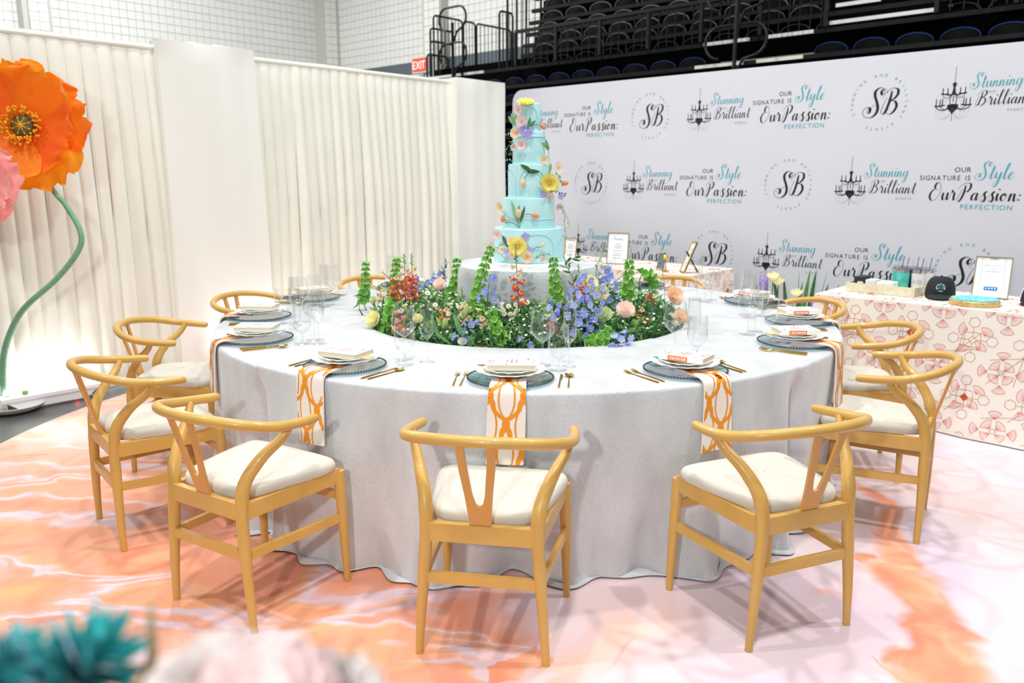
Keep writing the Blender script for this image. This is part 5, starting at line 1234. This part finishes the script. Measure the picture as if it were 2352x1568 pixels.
for k in range(4):
    m = MB(); m.box((0, 0, .036), (.060, .020, .072)); o = obj('card_box', m, M_BOXW, None, tz(-.075, -.10 + .026 * k), YAW - .03, smooth=False); tag(o, 'slim white box beside the black boxes in the tray', 'box', 'slim white boxes in the tray')
for k in range(2):
    m = MB(); m.box((0, 0, .016), (.10, .12, .032)); o = obj('flat_box', m, M_BOXW, None, tz(.025, -.075, .0105 + .033 * k), YAW - .03 + .05 * k, smooth=False); tag(o, ('lower' if k == 0 else 'upper') + ' flat white box stacked in front of the tumblers', 'box')
M_STEEL = mat('steel_band', srgb(206, 204, 198), .25, 1.0); M_LID = glass_mat('clear_lid', (.86, .88, .95, 1), 1.0, .12)
def tumbler(x, y, col, label, z=.0105, print_=True):
    t = thing('tumbler', label, 'tumbler', tz(x, y, z), YAW, None)
    m = MB(); m.lathe([(0, 0), (.033, 0), (.036, .004), (.0415, .125)], 28); obj('body', m, col, t)
    m = MB(); m.lathe([(.0415, .125), (.0425, .126), (.0425, .142), (.041, .143)], 28); obj('steel_band', m, M_STEEL, t)
    m = MB(); m.lathe([(.043, .140), (.0445, .143), (.0445, .158), (.040, .160), (.036, .150), (.0, .150)], 28); obj('lid', m, M_LID, t)
    for k, (a, l) in enumerate(((.3, .075), (2.2, .05))): m = MB(); m.tube([(.012 * cos(a), .012 * sin(a), .13), (.012 * cos(a) + .016 * cos(a * 2), .012 * sin(a), .15 + l)], .0025, 6); obj('straw', m, M_LID if k else mat('dark_straw', srgb(90, 94, 110), .3), t)
    if print_:
        lg_ = MB(); script_word(lg_, 'Stunning', .004, .006, .0052); script_word(lg_, 'Brilliant', .006, -.009, .0052)
        for sx in (-1, 1):
            line(lg_, [(-.011, .008), (-.011 + sx * .009, .004), (-.011 + sx * .009, .009)], .0012); line(lg_, [(-.011, -.002), (-.011 + sx * .012, -.006), (-.011 + sx * .012, .0)], .0014)
        line(lg_, [(-.011, .014), (-.011, -.012)], .0014)
        mm2 = MB()
        for p in lg_.v: ang = p[0] / .040 - pi / 2; rr = .0362 + (p[1] + .068) / .121 * .0053 + .0004; mm2.v.append((rr * cos(ang), rr * sin(ang), p[1] + .068))
        mm2.f = lg_.f; mm2.m = [0] * len(lg_.f); obj('printed_mark', mm2, M_GREY, t, smooth=False)
M_TT = mat('tumbler_teal', srgb(72, 204, 196), .35, coat=.2); M_TW = mat('tumbler_white', srgb(236, 236, 242), .35, coat=.2); M_TB = mat('tumbler_black', srgb(34, 38, 46), .35, coat=.2)
tumbler(.085, .03, M_TT, 'teal tumbler with clear lid, at the front of the tray'); tumbler(.172, .045, M_TW, 'white tumbler with clear lid beside the teal one'); tumbler(.03, .105, M_TT, 'teal tumbler standing furthest back in the tray', print_=False); tumbler(.120, .112, M_TB, 'black tumbler half hidden behind the teal one', print_=False); tumbler(.20, .125 - .01, M_TW, 'white tumbler behind the other white one', print_=False)
def cap(label, s, q, yaw):
    t = thing('trucker_cap', label, 'cap', hput(s, q), YAW + yaw)
    M_CB, M_CW = mat('cap_black', srgb(26, 32, 36), .85, bump=.1, bscale=400), mat('cap_mesh_white', srgb(226, 230, 230), .8, bump=.3, bscale=600)
    def dome(a, b):
        th = a; x = .088 * cos(th); y = .098 * sin(th); h = sin(b * pi / 2); c = cos(b * pi / 2) ** .55
        return (x * c, y * c, .018 + .118 * h)
    m = MB(); m.grid(lambda u, v: dome(-pi + pi * u, v), 18, 10); obj('front_panel', m, M_CB, t, angle=1.2)
    m = MB(); m.grid(lambda u, v: dome(pi * u, v), 18, 10); obj('mesh_back', m, M_CW, t, angle=1.2)
    m = MB(); m.grid(lambda u, v: ((.088 + .0 * v) * cos(-pi + pi * u) * (1 - .08 * v), .098 * sin(-pi + pi * u) - .075 * v * sin(pi * u) ** .6, .020 - .014 * v + .014 * sin(pi * u) * (1 - .5 * v) - .006), 18, 6)
    m2 = MB().add(m, Matrix.Translation((0, 0, -.004))); m.add(m2); obj('brim', m, M_CB, t, angle=1.2)
    m = MB(); m.lathe([(0, .141), (.006, .139), (.007, .135)], 10); obj('top_button', m, M_CB, t)
    lg_ = MB(); a0 = 0
    script_word(lg_, 'S', -.019, -.012, .0115, .34, .1, .12); script_word(lg_, 'B', .002, -.011, .0115, .34, .1, .12)
    k0 = len(lg_.m)
    for a_, b_ in ((25, 65), (75, 105), (115, 160), (170, 215), (-35, 10), (240, 246), (255, 300)):
        P = [(.026 * cos(radians(a_ + (b_ - a_) * i / 5)), .026 * sin(radians(a_ + (b_ - a_) * i / 5))) for i in range(6)]; line(lg_, P, .0035, 3)
    setm(lg_, k0, 1)
    mm2 = MB()
    for p in lg_.v: b = (p[1] + .042) / .118; P = dome(-pi / 2 + p[0] / .090, .03 + .62 * b + .05); mm2.v.append((P[0] * 1.012, P[1] * 1.012 - .001, P[2] + .001))
    mm2.f = lg_.f; mm2.m = lg_.m; obj('embroidered_monogram', mm2, [M_TEAL, mat('thread_white', srgb(240, 240, 240), .7)], t, smooth=False)
cap('black and white trucker cap with teal SB monogram, next to the tray', -1.41, 5.58, .25); cap('trucker cap with SB monogram beyond the framed phone sign', -.885, 5.60, .45)
t = thing('round_trivet', 'round gilt-edged board topped with teal faceted stones', 'trivet', hput(-1.17, 5.40), YAW)
m = MB(); m.lathe([(0, 0), (.135, 0), (.137, .006), (.137, .026), (.132, .03), (0, .03)], 48); obj('gilt_board', m, mat('gold_leaf_rough', srgb(214, 196, 140), .4, .4, col2=srgb(196, 160, 90), scale=30), t)
gem = MB(); gem.lathe([(0, .011), (.007, .008), (.0095, .003), (.009, 0)], 6); me_gem = gem.mesh('stone', mat('teal_stone', srgb(70, 186, 204), .12, coat=.6, col2=srgb(150, 226, 236), scale=60), smooth=False)
for i in range(-8, 9):
    for j in range(-8, 9):
        x, y = (i + .5 * (j % 2)) * .0185, j * .016
        if hypot(x, y) < .126: o = link('stone', me_gem, t, (x, y, .030)); o.rotation_euler = (.25 * sin(i * 7 + j), .25 * cos(j * 5 + i), i + j)
# framed sign with a phone outline
def framed(name, label, s, q, yaw, W, H, lean, frame_m, content, thick=.006, stand=True, z=HZ):
    t = thing(name, label, 'framed sign', hput(s, q, z), YAW + yaw)
    Mx = Matrix.Rotation(-lean, 4, 'X')
    def part(nm, mb, mats): return obj(nm, MB().add(mb, Mx), mats, t, smooth=False)
    for k, (c, d) in enumerate((((0, 0, thick / 2), (W, .012, thick)), ((0, 0, H - thick / 2), (W, .012, thick)), ((-W / 2 + thick / 2, 0, H / 2), (thick, .012, H - 2 * thick)), ((W / 2 - thick / 2, 0, H / 2), (thick, .012, H - 2 * thick)))): m = MB(); m.box(c, d); part('frame_bar', m, frame_m)
    m = MB(); m.box((0, .001, H / 2), (W - 2 * thick, .003, H - 2 * thick)); part('paper', m, mat('sign_paper', srgb(246, 248, 252), .35, coat=.3))
    m = MB(); content(m); mm2 = MB().add(m, Matrix.Translation((0, -.0012, H / 2)) @ Matrix.Rotation(pi / 2, 4, 'X')); part('print', mm2, [M_FADE, mat('print_blue', srgb(40, 134, 200), .6), M_GREY, M_BOXW, M_TEAL])
    if stand: m = MB(); b = Mx @ Vector((0, 0, H * .6)); m.tube([(-W * .3, b.y, b.z), (-W * .35, H * .32, .003)], .0022, 5); m.tube([(W * .3, b.y, b.z), (W * .35, H * .32, .003)], .0022, 5); m.tube([(-W * .35, H * .32, .003), (W * .35, H * .32, .003)], .0022, 5); obj('easel_stand', m, frame_m, t)
    return t
def phone_print(m):
    def rr(w, h, r, lw, k):
        P = []
        for cx, cy, a0_ in ((w / 2 - r, h / 2 - r, 0), (-w / 2 + r, h / 2 - r, 90), (-w / 2 + r, -h / 2 + r, 180), (w / 2 - r, -h / 2 + r, 270)):
            for a in range(0, 91, 30): P.append((cx + r * cos(radians(a0_ + a)), cy + r * sin(radians(a0_ + a))))
        P.append(P[0]); a0 = len(m.m); ribbon(m, [Vector((p[0], p[1], 0)) for p in P], lambda d, t: lw); setm(m, a0, k)
    rr(.132, .262, .02, .0022, 0); rr(.122, .252, .017, .0012, 0)
    def bar(x, y, w, h, k): m.cur = k; m.face(*[m.vert((x + sx * w / 2, y + sy * h / 2, .0003 * (1 + (k == 3)))) for sx, sy in ((-1, -1), (1, -1), (1, 1), (-1, 1))])
    bar(0, .119, .045, .012, 0); bar(0, .119, .02, .002, 2)
    a0 = len(m.m); sans(m, 'FOLLOW US', 0, .066, .016, .12, align_='c', width=.102); setm(m, a0, 0); bar(0, .052, .03, .003, 0); bar(0, .037, .08, .002, 4)
    bar(-.0, -.072, .075, .024, 1)
    for k in range(4): bar(-.024 + .016 * k, -.071, .008, .008, 3)
M_BRASS = mat('thin_brass', srgb(178, 164, 128), .3, .9)
framed('framed_phone_sign', 'thin brass frame with a printed phone outline reading FOLLOW US', -1.165, 5.74, .12, .205, .265, .26, M_BRASS, lambda m: phone_print(m))
def text_print(m):
    a0 = len(m.m); script_word(m, 'Stunning', -.05, .075, .013); setm(m, a0, 4)
    for k, (y, w) in enumerate(((.04, .05), (.02, .07), (.005, .06), (-.02, .09), (-.045, .05), (-.06, .07), (-.085, .08))):
        m.cur = 2; m.face(*[m.vert((sx * w / 2, y + sy * .0022, .0002)) for sx, sy in ((-1, -1), (1, -1), (1, 1), (-1, 1))])
framed('gold_framed_sign', 'tall gold-framed printed sign behind the flowers', -4.07, 5.78, .35, .19, .275, .16, M_GOLD, text_print)
framed('gold_framed_sign', 'smaller gold-framed sign half hidden behind the cake sprigs', -4.62, 5.80, .1, .13, .20, .16, M_GOLD, text_print, thick=.005)
def phone_small(m):
    a0 = len(m.m); script_word(m, 'Style', -.028, .055, .012); setm(m, a0, 4)
    for k in range(5): m.cur = 2 if k % 2 else 0; y = .03 - .025 * k; w = .05; m.face(*[m.vert((sx * w / 2, y + sy * .003, .0002)) for sx, sy in ((-1, -1), (1, -1), (1, 1), (-1, 1))])
t = framed('phone_shaped_sign', 'gold phone-shaped stand-up sign leaning back behind the flower ring', -3.32, 5.62, -.75, .125, .265, .38, M_GOLD, phone_small, thick=.012, stand=False)
m = MB(); m.beam((0, .03, .17), (0, .13, .002), .03, .008); obj('prop_leg', m, M_BLK, t, smooth=False)
t = thing('slate_plaque', 'small grey slate plaque on a tiny brass easel behind the flowers', 'plaque', hput(-3.55, 5.66), YAW - .3)
m = MB(); m.box((0, .012, .075), (.085, .008, .13), Matrix.Rotation(-.2, 3, 'X')); obj('slate', m, mat('grey_slate', srgb(120, 132, 142), .5, var=.4, scale=25), t, smooth=False)
m = MB(); m.tube([(-.04, -.012, .004), (-.04, .0, .03), (-.03, .05, .0025)], .003, 5); m.tube([(.04, -.012, .004), (.04, .0, .03), (.03, .05, .0025)], .003, 5); m.tube([(-.04, -.012, .004), (.04, -.012, .004)], .003, 5); obj('easel', m, M_GOLD, t)
t = thing('gold_gramophone_horn', 'small gold ornament with round top on a thin foot beside the slate', 'ornament', hput(-3.46, 5.60), YAW)
m = MB(); m.lathe([(0, 0), (.03, 0), (.03, .004), (.005, .01), (.004, .10)], 16); obj('foot', m, M_GOLD, t)
m = MB(); m.lathe([(0, -.02), (.018, -.015), (.026, 0), (.018, .015), (0, .02)], 16); obj('round_top', MB().add(m, Matrix.Translation((0, 0, .115)) @ Matrix.Rotation(1.1, 4, 'Y')), M_GOLD, t)

# ================================================================== potted garden plants at the foot of the backdrop
pot = thing('iris_planter', 'low planter of iris leaves, hyacinth and pale flowers at the foot of the backdrop', 'plant', HF(-2.62, 6.32, 0), YAW)
m = MB(); m.lathe([(0, 0), (.20, 0), (.24, .30), (.22, .31), (.21, .26), (0, .26)], 28); obj('pot', MB().add(m, Matrix.Diagonal((1.5, .8, 1, 1))), mat('white_pot', srgb(232, 232, 230), .5), pot)
rp = random.Random(12)
for k in range(16):
    x = -.28 + .045 * k; a = (x + .02) * 1.5 + rp.uniform(-.1, .1); L = rp.uniform(.42, .56) * (1.05 - abs(x) * .5); M = Matrix.Translation((x * .7, rp.uniform(-.05, .05), .24)) @ Matrix.Rotation(a, 4, 'Y') @ Matrix.Rotation(pi / 2 - .05, 4, 'X'); m = MB(); leaf(m, M, L, .038 if k % 3 else .008, .04, .25, 8); obj('leaf', m, G_MID if k % 2 else G_DARK, pot, angle=1.2)
def hyac(x, mt, h):
    m = MB(); m.tube([(x, 0, .24), (x, 0, h)], .006, 6); m.cur = 1
    for k in range(60): b = MB(); flower(b, .017, 5, .2, 0, .7, 1, rp, 1); a = k * 2.4; m.add(b, Matrix.Translation((x + .03 * cos(a), .03 * sin(a), h - .13 + .0025 * k)) @ align((cos(a), sin(a), .3)))
    obj('hyacinth', m, [G_STEM, mt], pot, angle=1.2)
hyac(-.33, P_LIL, .68); hyac(.12, P_BLUE, .52)
for x, zt in ((-.24, .70), (-.19, .66), (-.03, .58)):
    m = MB(); m.tube([(x, -.02, .24), (x, -.02, zt)], .004, 6); m.cur = 1; b = MB(); flower(b, .05, 6, .9, .05, .9, 1, rp, 1); m.add(b, Matrix.Translation((x, -.02, zt - .02)) @ align((.1, -.4, 1))); obj('pale_bloom', m, [G_STEM, P_CREAM], pot, angle=1.2)
m = MB()
for k in range(260):
    p = Vector((rp.uniform(-.32, .32), rp.uniform(-.15, .15), rp.uniform(.26, .46))); d = Vector((rp.gauss(0, 1), rp.gauss(0, 1), .6)).normalized(); z = d.orthogonal(); M = Matrix((d.cross(z), d, z)).transposed().to_4x4(); M.translation = p; leaf(m, M, .06, .022, .2, .2, 3)
obj('low_foliage', m, G_LIGHT, pot, angle=1.2, kind='stuff')

# ================================================================== giant paper poppies on stands beside the drapes
M_POP = mat('orange_paper', srgb(255, 138, 8), .6, col2=srgb(255, 116, 0), scale=5, sheen=.2, transl=.45); M_POPY = mat('orange_yellow_paper', srgb(255, 166, 20), .6, col2=srgb(255, 142, 8), scale=4, sheen=.2, transl=.45); M_STAM = mat('stamen_gold', srgb(240, 168, 24), .6); M_PODD = mat('seed_pod_olive', srgb(92, 92, 40), .6); M_STWRAP = mat('wrapped_stem', srgb(128, 182, 148), .7, var=.15, scale=30, bump=.2, bscale=60); M_PKP = mat('pink_paper', srgb(252, 186, 182), .6, col2=srgb(250, 160, 160), scale=6, sheen=.2, transl=.4)
PB = at_z(30, 940, .0)
def giant_poppy(label, base, pts, head, normal, R, pm, pm2, seed, dish=True):
    t = thing('giant_paper_poppy', label, 'paper flower', base); L = lambda p: Vector(p) - base
    C = crom([L(p) for p in pts], 10); m = MB(); m.tube(C, [.021 - .007 * i / len(C) for i in range(len(C))], 12); obj('stem', m, M_STWRAP, t)
    Mh = Matrix.Translation(L(head)) @ align(normal, .35); rnd = random.Random(seed)
    for l, (n, sc, cup) in enumerate(((4, 1.0, .10), (4, .86, .34))):
        for i in range(n):
            m = MB(); a = 2 * pi * (i + .5 * l) / n + rnd.uniform(-.12, .12); ph = rnd.uniform(0, 6); LL = R * sc * rnd.uniform(.92, 1.08); WW = R * sc * rnd.uniform(1.25, 1.45)
            def fn(u, v, a=a, LL=LL, WW=WW, ph=ph, cup=cup):
                x = (u - .5) * 2; edge = 1 + .05 * sin(x * 9 + ph) * v ** 4 + .025 * sin(x * 27 + ph)*v**4
                w = WW / 2 * (.16 + .84 * sin(min(1, v * 1.2) * pi / 2)); w *= 1 if v < .72 else sqrt(max(0, 1 - .62 * ((v - .72) / .28) ** 2))
                y = LL * v * edge * (1 - .10 * x * x * v); z = cup * LL * v ** 1.4 + .045 * LL * sin(x * 5 + ph) * v * v + .02 * LL * sin(x * 14 + ph) * v ** 3 + .07 * LL * x * x * v - .10 * LL * max(0, v - .7)
                return Matrix.Rotation(a, 4, 'Z') @ Vector((x * w, y, z + .004 * l))
            m.grid(fn, 22, 14); obj('petal', MB().add(m, Mh), pm if (i + l) % 2 else pm2, t, angle=1.4)
    m = MB(); m.lathe([(0, R * .20), (R * .10, R * .195), (R * .17, R * .15), (R * .18, R * .08), (R * .1, 0)], 20); pod = obj('seed_pod', MB().add(m, Mh), M_PODD, t)
    m = MB()
    for k in range(8): a = k * pi / 4; m.tube([(0, 0, R * .205), (R * .15 * cos(a), R * .15 * sin(a), R * .172)], R * .012, 5)
    obj('pod_ribs', MB().add(m, Mh), M_STAM, pod)
    m = MB()
    for k in range(120): a = rnd.uniform(0, 6.3); r = R * rnd.uniform(.20, .32); p = Vector((r * cos(a), r * sin(a), R * rnd.uniform(.14, .26))); m.tube([(R * .17 * cos(a), R * .17 * sin(a), R * .05), p], R * .006, 3, cap=False); m.lathe([(0, R * .028), (R * .024, 0), (0, -R * .028)], 6, p)
    obj('stamens', MB().add(m, Mh), M_STAM, t)
    return t
YP = 5.05
hd = at_y(60, 292, YP - .02)
giant_poppy('giant orange paper poppy on a curved green stem, standing before the drapes', Vector((PB.x - .01, PB.y, .018)), [Vector((PB.x - .01, PB.y, .018)), at_y(8, 880, YP), at_y(12, 800, YP), at_y(50, 715, YP), at_y(130, 640, YP), at_y(180, 575, YP), at_y(184, 530, YP), at_y(150, 470, YP), at_y(118, 430, YP), at_y(75, 330, YP + .05), hd + Vector((0, .02, 0))], hd, (.12, -.95, .10), .37, M_POP, M_POPY, 5)
B2 = at_z(-95, 985, 0.0)
hp = at_y(-62, 432, 4.6)
giant_poppy('giant pink paper poppy, only petal tips reaching in beside the orange one', Vector((B2.x, B2.y, .0)), [Vector((B2.x, B2.y, .0)), Vector((B2.x - .06, B2.y, .5)), at_y(-110, 620, 4.65), at_y(-90, 500, 4.65), hp + Vector((0, .03, 0))], hp, (.1, -.95, .2), .27, M_PKP, M_PKP, 9)
t = thing('concrete_dish', 'round shallow concrete dish holding the orange poppy stem and a stub', 'stand base', (PB.x, PB.y, 0))
m = MB(); m.lathe([(0, .0), (.14, 0), (.185, .022), (.200, .042), (.196, .046), (.18, .030), (.12, .018), (0, .018)], 40); obj('dish', m, mat('pale_concrete', srgb(206, 204, 198), .8, var=.18, scale=14, bump=.3, bscale=50), t)
for x in (-.02, .085): m = MB(); m.tube([(x, .01, .016), (x + .003, .01, .125)], .017, 12); obj('stem_socket', m, mat('olive_tape', srgb(132, 160, 92), .7), t)
# LED wall washers
def washer(label, s, q, L, power, vis=True):
    t = thing('uplight_bar', label, 'uplight', HF(s, q, 0), YAW + pi / 2)
    W = mat('white_enamel', srgb(240, 240, 244), .35)
    m = MB(); P = [(-L / 2, .05), (L / 2, .05), (L / 2, .085), (L / 2, .10), (-L / 2, .10)]
    m.box((0, 0, .088), (L, .13, .024)); obj('lid', m, W, t, smooth=False)
    m = MB(); b = [m.vert((x, y, z)) for x, z in ((-L / 2 + .1, .018), (L / 2 - .1, .018), (L / 2 - .02, .076), (-L / 2 + .02, .076)) for y in (-.055, .055)]
    for q_ in ((0, 2, 4, 6), (1, 7, 5, 3), (0, 1, 3, 2), (2, 3, 5, 4), (4, 5, 7, 6), (6, 7, 1, 0)): m.face(*[b[i] for i in q_])
    obj('housing', m, W, t, smooth=False)
    for x in (-L / 2 + .03, L / 2 - .03): m = MB(); m.box((x, 0, .04), (.006, .10, .08)); m.box((x + .0, 0, .003), (.04, .12, .006)); obj('foot_bracket', m, M_STEEL, t, smooth=False)
    m = MB(); m.box((L / 2 - .16, -.03, .016), (.03, .015, .006)); obj('status_light', m, mat('red_led', srgb(255, 30, 20), .4, emit=6), t, smooth=False)
    d = bpy.data.lights.new('uplight_beam', 'AREA'); d.shape = 'RECTANGLE'; d.size = L * .9; d.size_y = .05; d.energy = power; d.color = (1, .97, .98); o = bpy.data.objects.new('uplight_beam', d); COL.objects.link(o); o.parent = t; o.location = (0, .02, .108); o.rotation_euler = (pi - .42, 0, 0)
washer('low white uplight bar with red status light at the foot of the drapes', SD + .17, 1.72, .62, 1.9)
washer('low white uplight bar at the foot of the smooth column, behind the table', SD + .24, 3.35, .62, 2.2)
washer('low white uplight bar below the pleated drapes behind the table', SD + .24, 4.7, .62, 1.4)

# ================================================================== blurred flower stand right beside the camera
VB = Vector((-.24, .30, 0))
t = thing('white_plinth', 'white plinth below the teal and white blooms beside the camera', 'plinth', VB)
m = MB(); m.box((0, 0, .46), (.46, .20, .92)); obj('block', m, mat('white_board', srgb(246, 244, 240), .35), t, smooth=False)
vs = thing('flower_vase', 'low white vase of teal and white blooms beside the camera', 'vase', VB + Vector((0, 0, .9205)))
m = MB(); m.lathe([(0, 0), (.06, 0), (.085, .05), (.07, .13), (.055, .15), (.05, .13), (0, .12)], 24); obj('vase_body', m, MATS['white_pot'], vs)
P_TEAL = pmat('petal_teal', (30, 178, 180), (14, 156, 162)); P_PALEAQ = pmat('petal_pale_aqua', (196, 216, 230), (170, 196, 220))
VT = VB + Vector((0, 0, 1.05))
def spiky(label, c, R, mats, seed, n=150):
    rnd = random.Random(seed); base = VT; tt = thing('spiky_bloom', label, 'flower', base); m = MB(); c = Vector(c) - base; m.tube([(0, 0, 0), c * .6 + Vector((0, 0, .01)), c], .003, 6); obj('stem', m, G_STEM, tt)
    for k, mt in enumerate(mats):
        m = MB()
        for i in range(n if k == 0 else n // 5):
            d = Vector((rnd.gauss(0, 1), rnd.gauss(0, 1) - .2, rnd.gauss(0, 1) + .5)).normalized(); z = d.orthogonal().normalized(); M = Matrix((d.cross(z), d, z)).transposed().to_4x4(); M.translation = c; leaf(m, M, R * rnd.uniform(.8, 1.05) * (1.03 if k else 1), R * (.24 if k == 0 else .15), .1, .4, 4)
        obj('petals' if k == 0 else 'pale_petals', m, mt, tt, angle=1.4)
spiky('teal spiky bloom with pale aqua petals, blurred beside the camera', at_y(175, 1560, .36), .042, [P_TEAL, P_PALEAQ], 1); spiky('darker teal spiky bloom nearest the corner of the vase', at_y(10, 1575, .35), .038, [P_TEAL, P_PALEAQ], 2)
def softbloom(label, c, R, mt, seed):
    rnd = random.Random(seed); base = VT; tt = thing('soft_bloom', label, 'flower', base); c = Vector(c) - base; m = MB(); m.tube([(0, 0, 0), c * .5, c], .003, 6); obj('stem', m, G_STEM, tt); m = MB()
    for l in range(4): flower(m, R * (1 - .18 * l), 7, .25 + .3 * l, .1, .9, 1, rnd)
    obj('petals', MB().add(m, Matrix.Translation(c) @ align((rnd.uniform(-.3, .3), -.5, 1))), mt, tt, angle=1.4)
softbloom('large white ruffled bloom, blurred beside the camera', at_y(500, 1620, .34), .034, pmat('petal_soft_white', (232, 226, 222), (222, 214, 212)), 3); softbloom('white ruffled bloom with pink heart, blurred beside the camera', at_y(610, 1640, .33), .036, pmat('petal_white_pink', (236, 224, 222), (232, 208, 208)), 4); softbloom('small white bloom at the rim of the blurred bouquet', at_y(745, 1650, .34), .032, MATS['petal_soft_white'], 5)
twb = thing('dried_stem', 'blurred tan dried stem rising out of the vase', 'twig', VT); m = MB(); m.tube([(0, 0, 0), at_y(352, 1500, .38) - VT, at_y(345, 1365, .40) - VT], [.003, .003, .0012], 6); obj('stalk', m, mat('dried_tan', srgb(176, 150, 110), .8), twb)
